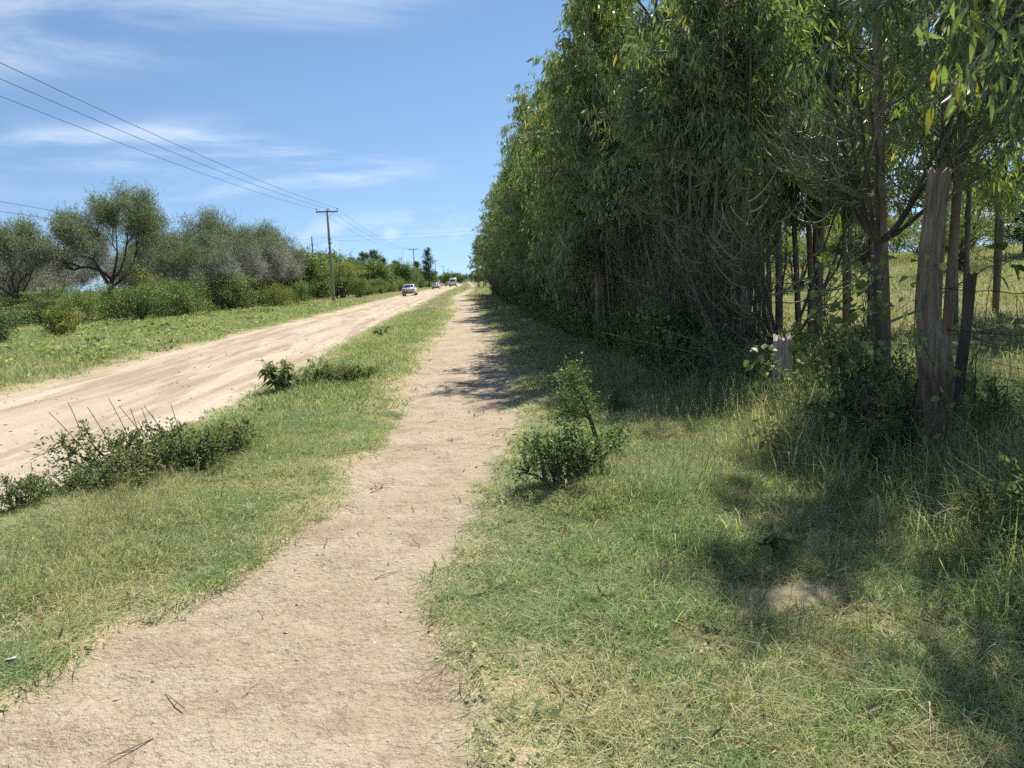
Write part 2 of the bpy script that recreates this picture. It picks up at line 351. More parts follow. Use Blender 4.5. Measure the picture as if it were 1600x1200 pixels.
M['litter'] = leaf_mat('dead_leaves', [(0, (0.16, 0.10, 0.055)), (0.6, (0.30, 0.215, 0.13)), (1, (0.47, 0.38, 0.26))], 0.8, 0.15)
M['scrap'] = plain_mat('white_scrap', (0.5, 0.48, 0.42), 0.8)

# ------------------------------------------------------------------ terrain
PY = [-20, 2.4, 2.97, 3.55, 4.05, 4.6, 5.4, 6.7, 7.5, 9, 12, 20, 30, 45, 58, 77, 95, 111, 200, 400]
PC = [-.90, -.95, -1.0, -.93, -.82, -.64, -.52, -.40, -.32, -.22, -.14, -.08, -.05, -.05, -.30, -.75, -.1, .45, 2.2, 2.2]
PH = [.95, .95, .87, .79, .66, .62, .62, .66, .68, .74, .84, .82, .76, .62, .40, .26, .24, .24, .24, .24]
def pcen(y): return np.interp(y, PY, PC)
def phw(y): return np.interp(y, PY, PH)
def bend(y): return 2.0 * sstep(70, 260, y)
def path_in(x, y):                       # metres inside the path edge
    d = phw(y) - np.abs(x - pcen(y))
    return d + 0.15 * fbm(x, y, 0.8, 3) + 0.10 * fbm(x, y, 0.25, 5, 2)
RL, RR = -8.5, -3.50
def road_in(x, y):
    xx = x - bend(y)
    d = np.minimum(xx - RL, RR - xx)
    return d + 0.16 * fbm(x, y, 1.6, 11) + 0.07 * fbm(x, y, 0.35, 13, 2)
def base(x, y):
    x = np.asarray(x, float); y = np.asarray(y, float)
    z = 0.05 * fbm(x, y, 6.0, 21) + 0.018 * fbm(x, y, 0.8, 22)
    xx = x - bend(y)
    z = z - 0.08 * sstep(-3.1, -4.0, xx) * sstep(-9.6, -8.4, xx)
    z = z + 0.14 * np.exp(-(((x - 0.95) / 0.75) ** 2 + ((y - 5.25) / 0.42) ** 2))     # old ant heap by the sapling
    z = z + 0.06 * sstep(2.2, 3.6, x) * sstep(8, 4.5, x)                               # bank under the hedge
    z = z + 2.1 * sstep(8, 36, x) * sstep(-5, 12, y)                                   # field climbs away
    z = z + 0.3 * fbm(x, y, 40.0, 31, 2) * sstep(30, 90, np.abs(x))
    return z
def gz(x, y):
    x = np.asarray(x, float); y = np.asarray(y, float)
    z = base(x, y) + 0.012 + 0.016 * fbm(x, y, 0.3, 41, 2)
    return z - 0.075 * sstep(-0.03, 0.09, path_in(x, y)) - 0.09 * sstep(-0.04, 0.14, road_in(x, y))
def gzf(x, y): return float(gz(x, y))

def grid_mesh(xs, ys, zf, name, mat):
    X, Y = np.meshgrid(xs, ys)
    Z = zf(X, Y)
    g = G(); nx, ny = len(xs), len(ys)
    i = np.arange(ny - 1)[:, None] * nx + np.arange(nx - 1)[None, :]
    g.add(np.stack([X, Y, Z], -1), [np.stack([i, i + 1, i + nx + 1, i + nx], -1).reshape(-1, 4)])
    return g.build(name, mat, smooth=True)
cat = np.concatenate
gx = cat([np.linspace(-900, -60, 30)[:-1], np.linspace(-60, -16, 30)[:-1], np.linspace(-16, -9.2, 30)[:-1], np.linspace(-9.2, -8.0, 15)[:-1], np.linspace(-8, -4.1, 10)[:-1], np.linspace(-4.1, 2.2, 120)[:-1], np.linspace(2.2, 8, 40)[:-1], np.linspace(8, 60, 50)[:-1], np.linspace(60, 900, 30)])
gy = cat([np.linspace(-60, 1.6, 20)[:-1], np.linspace(1.6, 9, 150)[:-1], np.linspace(9, 30, 160)[:-1], np.linspace(30, 90, 120)[:-1], np.linspace(90, 300, 60)[:-1], np.linspace(300, 2500, 30)])
grd = grid_mesh(gx, gy, gz, 'ground', M['ground'])
_v = np.empty(len(grd.data.vertices) * 3, np.float32); grd.data.vertices.foreach_get('co', _v); _v = _v.reshape(-1, 3)
_d = np.maximum(path_in(_v[:, 0], _v[:, 1]), road_in(_v[:, 0], _v[:, 1]))
_a = grd.data.attributes.new('bare', 'FLOAT', 'POINT'); _a.data.foreach_set('value', (np.maximum(sstep(-.75, -.02, _d + .2 * fbm(_v[:, 0], _v[:, 1], .5, 19)), sstep(.2, .7, np.exp(-(((_v[:, 0] - 1.55 + .2 * fbm(_v[:, 0], _v[:, 1], .3, 75, 2)) / .5) ** 2 + ((_v[:, 1] - 3.5 + .15 * fbm(_v[:, 0], _v[:, 1], .3, 76, 2)) / .27) ** 2)) + .3 * fbm(_v[:, 0], _v[:, 1], .22, 78, 3)) * .75)).astype(np.float32))
tag(grd, kind='structure')

ys_p = cat([np.linspace(-6, 1.8, 15)[:-1], np.linspace(1.8, 9, 170)[:-1], np.linspace(9, 30, 140)[:-1], np.linspace(30, 125, 160)])
def strip(name, mat, ys, off, cen, zf):
    o = np.asarray(off)[None, :]; y = np.asarray(ys)[:, None]
    X = cen(y, o); Y = np.broadcast_to(y, X.shape); Z = zf(X, Y)
    g = G(); ny, nx = X.shape
    i = np.arange(ny - 1)[:, None] * nx + np.arange(nx - 1)[None, :]
    g.add(np.stack([X, Y, Z], -1), [np.stack([i, i + 1, i + nx + 1, i + nx], -1).reshape(-1, 4)])
    return g.build(name, mat, smooth=True)
def path_z(x, y):
    near = sstep(24, 8, y)
    dents = sstep(.25, .6, fbm(x * 1.4, y, 0.26, 57, 2))
    z = base(x, y) - 0.012 + 0.012 * fbm(x, y, 0.35, 51, 3) + near * (0.008 * fbm(x, y, 0.10, 55, 2) - .02 * dents)
    return z - 0.03 * np.maximum(0, -path_in(x, y))
tag(strip('path', M['path'], ys_p, np.linspace(-1, 1, 46), lambda y, o: pcen(y) + o * (phw(y) + 0.42), path_z), kind='structure')
RUTS = [(-4.6, .03, .30), (-5.5, .02, .22), (-6.2, .028, .26), (-7.5, .035, .32)]
def road_z(x, y):
    xx = x - bend(y) + 0.12 * fbm(y * 0 + 3.0, y, 9.0, 66, 2)
    t = (xx - (RL + RR) / 2) / ((RR - RL) / 2)
    z = base(x, y) + 0.045 * (1 - t * t) - 0.022 + 0.012 * fbm(x, y, 0.7, 61, 3)
    for c, dpt, w in RUTS: z = z - dpt * np.exp(-((xx - c) / w) ** 2) + 0.45 * dpt * np.exp(-((xx - c - 1.5 * w) / (w * .7)) ** 2)
    return z - 0.05 * np.maximum(0, -road_in(x, y))
ys_r = cat([np.linspace(-60, 3, 30)[:-1], np.linspace(3, 30, 180)[:-1], np.linspace(30, 110, 150)[:-1], np.linspace(110, 900, 120)])
rd = strip('road', M['road'], ys_r, np.linspace(RL - 0.5, RR + 0.5, 90), lambda y, o: o + bend(y), road_z)
_v = np.empty(len(rd.data.vertices) * 3, np.float32); rd.data.vertices.foreach_get('co', _v); _v = _v.reshape(-1, 3)
_x = _v[:, 0] - bend(_v[:, 1]) + .25 * fbm(_v[:, 1] * 0, _v[:, 1], 11.0, 67, 2)
_t = sum(w * np.exp(-((_x - c) / q) ** 2) for c, q, w in ((-7.15, .42, .85), (-5.45, .26, .45), (-4.5, .22, .4)))
_a = rd.data.attributes.new('bare', 'FLOAT', 'POINT'); _a.data.foreach_set('value', (_t * np.clip(.55 + .8 * fbm(_v[:, 0] * 2.2, _v[:, 1] * .35, .8, 68, 3), 0, 1)).astype(np.float32))
tag(rd, kind='structure')

# ------------------------------------------------------------------ scattering of what nobody could count
PROTO = bpy.data.collections.new('tufts')            # holds the tuft shapes; not linked to the scene
def scatter(name, protos, P, sc, rot, vi, label):
    c = bpy.data.collections.new(name + '_shapes')
    for i, me in enumerate(protos):
        c.objects.link(bpy.data.objects.new('%03d_%s' % (i, name), me))
    me = bpy.data.meshes.new(name); n = len(P)
    me.vertices.add(n); me.vertices.foreach_set('co', np.asarray(P, np.float32).ravel())
    a = me.attributes.new('sc', 'FLOAT_VECTOR', 'POINT'); a.data.foreach_set('vector', np.asarray(sc, np.float32).ravel())
    a = me.attributes.new('rot', 'FLOAT_VECTOR', 'POINT'); a.data.foreach_set('vector', np.asarray(rot, np.float32).ravel())
    a = me.attributes.new('vi', 'INT', 'POINT'); a.data.foreach_set('value', np.asarray(vi, np.int32))
    o = link(name, me)
    ng = bpy.data.node_groups.new(name + '_nodes', 'GeometryNodeTree')
    ng.interface.new_socket('Geometry', in_out='INPUT', socket_type='NodeSocketGeometry'); ng.interface.new_socket('Geometry', in_out='OUTPUT', socket_type='NodeSocketGeometry')
    N, L = ng.nodes.new, ng.links.new
    gi, go = N('NodeGroupInput'), N('NodeGroupOutput')
    ci = N('GeometryNodeCollectionInfo'); ci.inputs['Collection'].default_value = c; ci.inputs['Separate Children'].default_value = True; ci.inputs['Reset Children'].default_value = True
    ip = N('GeometryNodeInstanceOnPoints'); ip.inputs['Pick Instance'].default_value = True
    def attr(nm, ty):
        q = N('GeometryNodeInputNamedAttribute'); q.data_type = ty; q.inputs['Name'].default_value = nm; return q.outputs['Attribute']
    L(gi.outputs[0], ip.inputs['Points']); L(ci.outputs[0], ip.inputs['Instance'])
    L(attr('vi', 'INT'), ip.inputs['Instance Index']); L(attr('rot', 'FLOAT_VECTOR'), ip.inputs['Rotation']); L(attr('sc', 'FLOAT_VECTOR'), ip.inputs['Scale'])
    L(ip.outputs[0], go.inputs[0])
    md = o.modifiers.new('scatter', 'NODES'); md.node_group = ng
    return tag(o, label, None, None, 'stuff')

def tuft(n, rad, hmin, hmax, w, lean, mat, seed, curl=0.5):
    r = np.random.RandomState(seed); g = G()
    th = r.uniform(0, 2 * np.pi, n); rr = rad * np.sqrt(r.uniform(0, 1, n))
    P = np.stack([rr * np.cos(th), rr * np.sin(th), np.full(n, -0.01)], 1)
    h = r.uniform(hmin, hmax, n) * r.uniform(0.6, 1.0, n)
    az = th + r.normal(0, 1.1, n); ln = np.abs(r.normal(lean, lean * 0.5, n))
    D = np.stack([np.cos(az), np.sin(az), np.zeros(n)], 1)
    p1 = P + D * (h * ln * .35)[:, None] + np.array([0, 0, 1.0]) * (h * .55)[:, None]
    p2 = P + D * (h * ln * (1 + curl * .5))[:, None] + np.array([0, 0, 1.0]) * (h * np.clip(1 - ln * curl * .55, .25, 1))[:, None]
    a2 = r.uniform(0, 2 * np.pi, n); Sd = np.stack([np.cos(a2), np.sin(a2), np.zeros(n)], 1) * (w * r.uniform(.6, 1.2, n))[:, None] / 2
    V = np.stack([P - Sd, P + Sd, p1 - Sd * .85, p1 + Sd * .85, p2], 1)
    b = np.arange(n)[:, None] * 5
    g.add(V.reshape(-1, 3), [b + np.array([0, 1, 3, 2]), b + np.array([2, 3, 4])])
    return g.mesh('tuft', mat)
def rosette(n, rad, ln, w, mat, seed):
    r = np.random.RandomState(seed); g = G()
    th = r.uniform(0, 2 * np.pi, n); rr = rad * np.sqrt(r.uniform(0, 1, n))
    P = np.stack([rr * np.cos(th), rr * np.sin(th), r.uniform(0.005, rad * .35, n)], 1)
    az = th + r.normal(0, .9, n); D = np.stack([np.cos(az), np.sin(az), r.uniform(-.1, .7, n)], 1)
    leaves4(g, P, D, unit(np.array([0, 0, 1.0]) + .5 * r.normal(size=(n, 3))), ln * r.uniform(.6, 1.2, n), w * r.uniform(.6, 1.2, n))
    return g.mesh('rosette', mat)
def area_points(n, x0, x1, y0, y1, dens, seed):
    r = np.random.RandomState(seed)
    x = r.uniform(x0, x1, n); y = r.uniform(y0, y1, n)
    k = r.uniform(0, 1, n) < dens(x, y)
    x, y = x[k], y[k]
    return np.stack([x, y, gz(x, y)], 1), r
def soft(x, y):                                             # how well grass grows: thin along trodden edges, worn spots
    d = np.maximum(path_in(x, y), road_in(x, y))
    cl = fbm(x, y, 0.5, 71, 3); c2 = fbm(x, y, 0.16, 73, 2)
    g = sstep(0.16, -0.22, d + .22 * cl + .12 * c2)
    g = g * np.clip(0.85 + 0.5 * cl, .25, 1)
    bare = np.exp(-(((x - 1.55 + .2 * fbm(x, y, .3, 75, 2)) / 0.5) ** 2 + ((y - 3.5 + .15 * fbm(x, y, .3, 76, 2)) / 0.27) ** 2))
    g = g * (1 - 0.9 * sstep(0.35, 0.8, bare + .35 * fbm(x, y, .2, 79, 3)))
    g = g * (1 - .85 * sstep(.30, .62, fbm(x, y, .42, 77, 2)) * sstep(12, 6, y))
    bare2 = np.exp(-(((x - 0.75) / 0.30) ** 2 + ((y - 4.75) / 0.13) ** 2)); g = g * (1 - 0.8 * sstep(.3, .8, bare2))
    isl = np.exp(-(((x - 0.35) / 0.28) ** 2 + ((y - 22.0) / 2.6) ** 2)); g = np.maximum(g, 0.8 * sstep(.35, .8, isl) * (0.6 + 0.4 * cl))
    return np.clip(g, 0, 1)
def tall(x, y):                                             # local grass height factor
    d = np.maximum(path_in(x, y), road_in(x, y))
    t = 0.42 + 0.75 * sstep(-0.15, -1.0, d) * (0.55 + 0.6 * np.clip(fbm(x, y, 1.1, 81, 3) + 0.25, 0, 1))
    return t * (0.85 + 0.7 * sstep(2.0, 3.0, x))
def do_grass(name, n, box_, protos, sc, seed, label, dens=soft, hs=1.0, lean=0.12, dry=None):
    P, r = area_points(n, *box_, dens, seed); k = len(P)
    t = tall(P[:, 0], P[:, 1]) * hs
    s = sc * r.uniform(.75, 1.25, k)
    SC = np.stack([s, s, s * t * r.uniform(.75, 1.25, k)], 1)
    rot = np.stack([r.normal(0, lean, k), r.normal(0, lean, k), r.uniform(0, 6.283, k)], 1)
    vi = r.randint(0, len(protos), k)
    if dry is not None:
        dn = fbm(P[:, 0], P[:, 1], .9, 88, 3); vi = np.where((dn > .12) & (r.uniform(0, 1, k) < .55), dry, vi)
    return scatter(name, protos, P, SC, rot, vi, label)

near_t = [tuft(46, .09, .04, .11, .0046, .75, M['grass'], s) for s in (1, 2, 3)] + [tuft(30, .09, .05, .20, .0045, .7, M['grass'], 4, .9), tuft(24, .08, .05, .12, .004, .9, M['straw'], 5), tuft(40, .09, .03, .07, .005, 1.1, M['grass'], 6)]
mid_t = [tuft(46, .19, .08, .20, .010, .55, M['grass'], s) for s in (11, 12, 13)] + [tuft(26, .17, .07, .24, .009, .8, M['grass'], 14, .9), tuft(20, .18, .06, .17, .008, .8, M['straw'], 15)]
far_t = [tuft(44, .5, .12, .34, .03, .6, M['grass'], s) for s in (21, 22, 23)] + [tuft(24, .5, .12, .36, .025, .8, M['straw'], 24)]
field_t = [tuft(44, .5, .10, .26, .026, .75, M['field'], s) for s in (31, 32, 33)]
do_grass('path_side_grass', 26000, (-.6, 5.2, 1.7, 9.5), near_t, 1.0, 101, 'short tufted grass between the dirt footpath and the gum trees', dry=4)
do_grass('verge_grass', 19000, (-4.2, -.2, 1.9, 9.5), near_t, 1.15, 102, 'green grass strip between the footpath and the wide dirt road', hs=1.2, dry=4)
do_grass('path_side_grass', 6500, (-.2, 4.6, 9.2, 40), mid_t, 1.0, 103, 'shaded grass along the foot of the dense gum row', dry=4)
do_grass('verge_grass', 8000, (-4.3, .2, 9.2, 42), mid_t, 1.0, 104, 'green grass strip running ahead beside the dirt road', hs=1.1, dry=4)
do_grass('roadside_grass', 9000, (-22, -8.2, 9, 60), mid_t, 1.35, 105, 'rough grass bank on the far edge of the dirt road', hs=1.1, dry=4)
do_grass('roadside_grass', 2600, (-30, 8, 40, 200), far_t, 1.0, 106, 'grass along the road towards the far trees')
do_grass('field_grass', 9000, (5.0, 62, 2.5, 75), field_t, .95, 107, 'sunlit yellow green pasture beyond the gum trees', dens=lambda x, y: np.clip(.25 + .75 * (x > 6) + .3 * fbm(x, y, 6, 5), 0, 1) * (np.abs(y) > 0))
def seedhead(seed):
    r = np.random.RandomState(seed); g = G(); n = 9; b0 = np.stack([r.normal(0, .06, n), r.normal(0, .06, n), np.zeros(n)], 1); h = r.uniform(.2, .42, n)[:, None]; d = unit(np.stack([r.normal(0, .22, n), r.normal(0, .22, n), np.ones(n)], 1)); t = b0 + d * h
    prisms(g, np.stack([b0, b0 + d * h * .5, t], 1), np.tile([.0016, .0013, .0008], (n, 1)))
    j = np.repeat(np.arange(n), 12); q = t[j] - d[j] * h[j] * r.uniform(0, .3, len(j))[:, None]; leaves4(g, q, unit(d[j] + r.normal(size=q.shape) * .7), rdir(len(j), r), r.uniform(.008, .02, len(j)), np.full(len(j), .003))
    return g.mesh('seedhead', M['straw'])
do_grass('seeding_grass', 900, (-4.0, 3.6, 2.6, 14), [seedhead(s) for s in (71, 72, 73)], 1.0, 114, 'tall straw coloured seed heads standing over the grass', dens=lambda x, y: np.clip(sstep(-.5, -.9, np.maximum(path_in(x, y), road_in(x, y))) * (.2 + 1.4 * fbm(x, y, 1.2, 98)), 0, 1))
clump_t = [tuft(46, .10, .12, .27, .0056, .6, M['grass'], s_, .9) for s_ in (65, 66, 67)]
for bx_, sd_, lb_ in (((.1, 3.8, 1.9, 8), 116, 'fresh taller grass clumps in the short turf right of the footpath'), ((-4.0, -1.0, 2.6, 10), 117, 'fresh taller grass clumps on the verge by the dirt road')):
    do_grass('grass_clumps', 2600, bx_, clump_t, 1.0, sd_, lb_, dens=lambda x, y: soft(x, y) * sstep(.05, .4, fbm(x, y, .85, 99, 3)) * sstep(-.3, -.6, np.maximum(path_in(x, y), road_in(x, y))), hs=.85)
cov_t = [rosette(16, .07, .035, .018, M['cover'], s) for s in (41, 42)] + [rosette(12, .09, .05, .028, M['weed'], s) for s in (43, 44)]
def cov_d(x, y):
    d = np.maximum(path_in(x, y), road_in(x, y))
    return np.clip(sstep(0.1, -0.1, d) * sstep(-1.6, -.3, d) * (0.4 + 1.0 * fbm(x, y, .6, 91)), 0, 1) + .12 * (d < -.3)
do_grass('ground_cover', 5200, (-4.2, 3.6, 1.8, 16), cov_t, 1.0, 108, 'low creeping weeds along the edges of the footpath', dens=cov_d)
big_cov = [rosette(26, .28, .12, .07, M['cover'], s) for s in (45, 46)] + [rosette(24, .3, .13, .07, M['weed'], 47)]
do_grass('roadside_weeds', 1500, (-24, -8.8, 12, 75), big_cov, 1.3, 109, 'broad leaved weeds over the far grass bank of the road', dens=lambda x, y: np.clip(sstep(0, -.5, road_in(x, y)) * (.35 + fbm(x, y, 2.5, 95)), 0, 1), hs=1.6)

def pebble(seed, flat=.42):
    r = np.random.RandomState(seed); g = G()
    t = (1 + 5 ** .5) / 2
    v = unit(np.array([[-1, t, 0], [1, t, 0], [-1, -t, 0], [1, -t, 0], [0, -1, t], [0, 1, t], [0, -1, -t], [0, 1, -t], [t, 0, -1], [t, 0, 1], [-t, 0, -1], [-t, 0, 1]], float))
    v = v * r.uniform(.7, 1.15, (12, 1)) * np.array([1, r.uniform(.6, .95), flat])
    f = np.array([[0, 11, 5], [0, 5, 1], [0, 1, 7], [0, 7, 10], [0, 10, 11], [1, 5, 9], [5, 11, 4], [11, 10, 2], [10, 7, 6], [7, 1, 8], [3, 9, 4], [3, 4, 2], [3, 2, 6], [3, 6, 8], [3, 8, 9], [4, 9, 5], [2, 4, 11], [6, 2, 10], [8, 6, 7], [9, 8, 1]])
    g.add(v, [f]); return g.mesh('pebble', M['pebble'])
pebs = [pebble(s) for s in range(5)]
def do_pebbles(name, n, bx, dens, zf, smin, smax, seed, label):
    r = np.random.RandomState(seed); x = r.uniform(bx[0], bx[1], n); y = bx[2] + (bx[3] - bx[2]) * r.uniform(0, 1, n) ** 1.5
    k = r.uniform(0, 1, n) < dens(x, y); x, y = x[k], y[k]; m = len(x)
    s = smin + (smax - smin) * r.uniform(0, 1, m) ** 5
    P = np.stack([x, y, zf(x, y) + s * .02], 1)
    scatter(name, pebs, P, np.stack([s, s, s], 1), r.uniform(-.4, 6.2, (m, 3)) * np.array([.1, .1, 1]), r.randint(0, 5, m), label)
do_pebbles('gravel', 22000, (-2.2, 1.2, 1.9, 20), lambda x, y: np.clip(sstep(-.1, .1, path_in(x, y)) * (.35 + .9 * fbm(x, y, .7, 121)), 0, 1), path_z, 0.003, .016, 110, 'loose gravel and clods on the trodden footpath')
do_pebbles('gravel', 5000, (-9, -3.4, 5, 40), lambda x, y: np.clip(sstep(-.1, .1, road_in(x, y)) * (.3 + fbm(x, y, 1.1, 122)), 0, 1), road_z, .006, .045, 111, 'loose stones on the graded dirt road')
lit = [rosette(3, .03, .06, .018, M['litter'], s) for s in (51, 52, 53)]
P, r_ = area_points(2600, -2.5, 4.6, 1.9, 13, lambda x, y: np.where(x > .2, .55, .12), 112)
P[:, 2] += .015
scatter('leaf_litter', lit, P, np.ones((len(P), 3)), np.stack([r_.normal(0, .4, len(P)), r_.normal(0, .4, len(P)), r_.uniform(0, 6, len(P))], 1), r_.randint(0, 3, len(P)), 'fallen dry gum leaves lying in the grass')

tw_g = []
for s_ in range(4):
    g = G(); rq = np.random.RandomState(130 + s_); a = np.array([[-.07, 0, .004], [-.02, rq.normal(0, .012), .01], [.03, rq.normal(0, .012), .008], [.08, 0, .004]]); tube(g, a, np.array([.0028, .0026, .0022, .0012]), 4, False)
    tube(g, np.stack([a[1], a[1] + (.03, .025 * (-1) ** s_, .006)]), np.array([.0018, .001]), 3, False); tw_g.append(g.mesh('twig', M['litter']))
P, r_ = area_points(520, -2.2, 4.0, 1.9, 14, lambda x, y: np.where(path_in(x, y) > 0, .35, .8), 131)
P[:, 2] = np.where(path_in(P[:, 0], P[:, 1]) > 0, path_z(P[:, 0], P[:, 1]) + .003, P[:, 2] + .01)
scatter('twig_litter', tw_g, P, np.ones((len(P), 3)) * r_.uniform(.5, 1.3, (len(P), 1)), np.stack([r_.normal(0, .1, len(P)), r_.normal(0, .1, len(P)), r_.uniform(0, 6, len(P))], 1), r_.randint(0, 4, len(P)), 'small dry twigs dropped on the footpath and grass')

# ------------------------------------------------------------------ builders: trees
def euc(seed, H=9.5, zb=2.6, Rc=2.0, nstem=2, nleaf=12000, ll=.16, lw=.027, nb=26, spread=.5, mat='euc', r0=.075):
    r = np.random.RandomState(seed); wood, lf = G(), G(); T0, T1 = [], []
    for s in range(nstem):
        a = r.uniform(0, 6.28); bx = np.array([math.cos(a), math.sin(a)]) * r.uniform(.05, .35) * (nstem > 1)
        hh = H * r.uniform(.82, 1.0); t = np.linspace(0, 1, 12)
        ln = np.array([math.cos(a), math.sin(a)]) * r.uniform(.1, spread)
        wob = np.cumsum(r.normal(0, .05, (12, 2)), 0)
        pts = np.stack([bx[0] + ln[0] * t ** 1.3 + wob[:, 0] * t, bx[1] + ln[1] * t ** 1.3 + wob[:, 1] * t, t * hh - .1], 1)
        tube(wood, pts, r0 * r.uniform(.75, 1.1) * (1 - .86 * t) + .006, 7)
        for b in range(nb):
            tz = zb / hh + (1 - zb / hh) * ((b + r.uniform(0, 1)) / nb)
            p = np.array([np.interp(tz, t, pts[:, k]) for k in range(3)])
            env = (0.45 + .55 * math.sin(math.pi * min(1, (tz - zb / hh) / (1 - zb / hh) * .85 + .18))) * (1 - .55 * max(0, tz - .75) / .25)
            Lb = Rc * env * r.uniform(.55, 1.1); az = r.uniform(0, 6.28); el = r.uniform(.35, 1.0)
            d = np.array([math.cos(az) * math.cos(el), math.sin(az) * math.cos(el), math.sin(el)])
            u = np.linspace(0, 1, 6)[:, None]
            bp = p + d * Lb * u + np.array([0, 0, -1]) * Lb * .55 * u ** 2 + np.cumsum(r.normal(0, .03 * Lb, (6, 3)), 0) * u
            tube(wood, bp, (.018 + .008 * Lb) * (1 - .8 * u[:, 0]), 4, False)
            k = 7
            tt = r.uniform(.3, 1, k); q = np.stack([np.interp(tt, u[:, 0], bp[:, c]) for c in range(3)], 1)
            td = unit(unit(bp[-1] - bp[0]) * .5 + r.normal(size=(k, 3)) * .6 + np.array([0, 0, -.35])); tl = r.uniform(.25, .65, k)[:, None] * (.6 + .25 * Rc)
            T0.append(q); T1.append(q + td * tl)
    T0, T1 = np.concatenate(T0), np.concatenate(T1)
    mid = (T0 + T1) / 2 + np.array([0, 0, .05])
    prisms(wood, np.stack([T0, mid, T1], 1), np.tile([.006, .004, .002], (len(T0), 1)))
    i = r.randint(0, len(T0), nleaf); tt = r.uniform(.1, 1.05, nleaf)[:, None]
    P = T0[i] * (1 - tt) + T1[i] * tt + r.normal(0, .06, (nleaf, 3))
    D = np.array([0, 0, -1.0]) + .42 * r.normal(size=(nleaf, 3)) + .3 * unit(T1[i] - T0[i])
    leaves6(lf, P, D, rdir(nleaf, r), ll * r.uniform(.6, 1.25, nleaf), lw * r.uniform(.7, 1.25, nleaf), .18)
    return wood.mesh('trunk', M['bark' if seed % 2 else 'bark_red'], True), lf.mesh('crown', M[mat])
def put_tree(name, parts, label, cat, loc, rz, sc, group):
    t = thing(name, label, cat, loc, rz, sc, group)
    for nm, me in parts:
        o = link(nm, me, t)
        if nm in ('crown', 'foliage', 'twigs', 'needles', 'stalks', 'blossom'): o['kind'] = 'stuff'
    return t
def sticks_tree(seed, H, Rc, twig_n, r0=.2, fork=.3, nlimb=6, green=.4, steep=.6, nstem=1):
    """euphorbia tree: crooked forking limbs, clumps of short pencil twigs and small leaves with gaps between"""
    r = np.random.RandomState(seed); wood, tg, gr = G(), G(), G(); tips = []
    def grow(p, d, L, rad, lv):
        n = 6; u = np.linspace(0, 1, n)[:, None]; side = unit(np.cross(d, r.normal(size=3)))
        q = p + d * L * u + side * L * r.uniform(-.22, .22) * np.sin(u * 3.14) + np.array([0, 0, 1]) * L * .10 * u ** 2 + np.cumsum(r.normal(0, .03 * L, (n, 3)), 0) * u
        tube(wood, q, rad * (1 - .45 * u[:, 0]), 6 if lv > 1 else 4, False)
        if lv <= 1:
            for m in ((3, 5) if lv else (2, 4, 5)):
                if r.uniform() < .85: tips.append((q[m], unit(q[m] - q[m - 1])))
        if lv == 0: return
        for k in range(r.randint(2, 4)):
            az = r.uniform(0, 6.28); s_ = r.uniform(.4, 1.0)
            nd = unit(d + s_ * np.array([math.cos(az), math.sin(az), r.uniform(-.25, .55)]))
            grow(q[r.randint(3, 6)] if k else q[-1], nd, L * r.uniform(.55, .9), rad * .55, lv - 1)
    for s_ in range(nstem):
        b0 = np.array([r.normal(0, .3), r.normal(0, .3), -.1]) * (nstem > 1) - np.array([0, 0, .1]); d0 = unit(np.array([r.normal(0, .2), r.normal(0, .2), 1]))
        hf = H * fork * r.uniform(.6, 1.2); u = np.linspace(0, 1, 6)[:, None]
        q = b0 + d0 * hf * u + np.cumsum(r.normal(0, .05, (6, 3)), 0) * u; tube(wood, q, r0 / math.sqrt(nstem) * (1.15 - .35 * u[:, 0]), 8, False)
        for k in range(nlimb):
            az = 6.28 * (k + r.uniform(-.3, .3)) / nlimb; el = r.uniform(steep - .35, steep + .45)
            grow(q[-1 if k % 2 else 4], unit(np.array([math.cos(az) * math.cos(el), math.sin(az) * math.cos(el), math.sin(el)])), (H - hf) * r.uniform(.36, .5), r0 * .5 / math.sqrt(nstem), 2)
    tp = np.array([t[0] for t in tips]); td = np.array([t[1] for t in tips])
    rad = np.linalg.norm(tp[:, :2], axis=1).max(); f = np.array([Rc / rad, Rc / rad, (H - .4) / tp[:, 2].max()])
    wood.v = [v * np.where(v[:, 2:3] > -9, f, 1) for v in wood.v]; tp = tp * f
    wgt = r.uniform(.3, 1.6, len(tp)); i = r.choice(len(tp), twig_n, p=wgt / wgt.sum()); cl = r.uniform(.22, .5, len(tp))[i][:, None]
    a = tp[i] + r.normal(size=(twig_n, 3)) * cl * np.array([1, 1, .75])
    d1 = unit(td[i] * .4 + r.normal(size=(twig_n, 3)) * .8 + np.array([0, 0, .15])); d2 = unit(d1 + r.normal(size=(twig_n, 3)) * .4 + np.array([0, 0, .6]))
    l = r.uniform(.14, .42, twig_n)[:, None]; b = a + d1 * l * .5; c = b + d2 * l * .6
    zr = (a[:, 2] - H * .3) / (H * .7); top = zr + r.normal(0, .16, twig_n) > 1 - green
    rr = np.tile([.013, .011, .007], (twig_n, 1)); PP = np.stack([a, b, c], 1)
    for g_, k in ((tg, ~top), (gr, top)):
        if k.any(): prisms(g_, PP[k], rr[k])
    j = np.repeat(np.arange(twig_n)[top], 2); e = c[j] + r.normal(0, .07, (len(j), 3))
    leaves4(gr, e, unit(r.normal(size=e.shape) + np.array([0, 0, .6])), rdir(len(e), r), r.uniform(.06, .15, len(e)), r.uniform(.025, .05, len(e)))
    return [('trunk', wood.mesh('trunk', M['bark' if nstem > 1 else 'bark_dark'], True)), ('twigs', tg.mesh('twigs', M['twig'])), ('crown', gr.mesh('crown', M['green_twig']))]
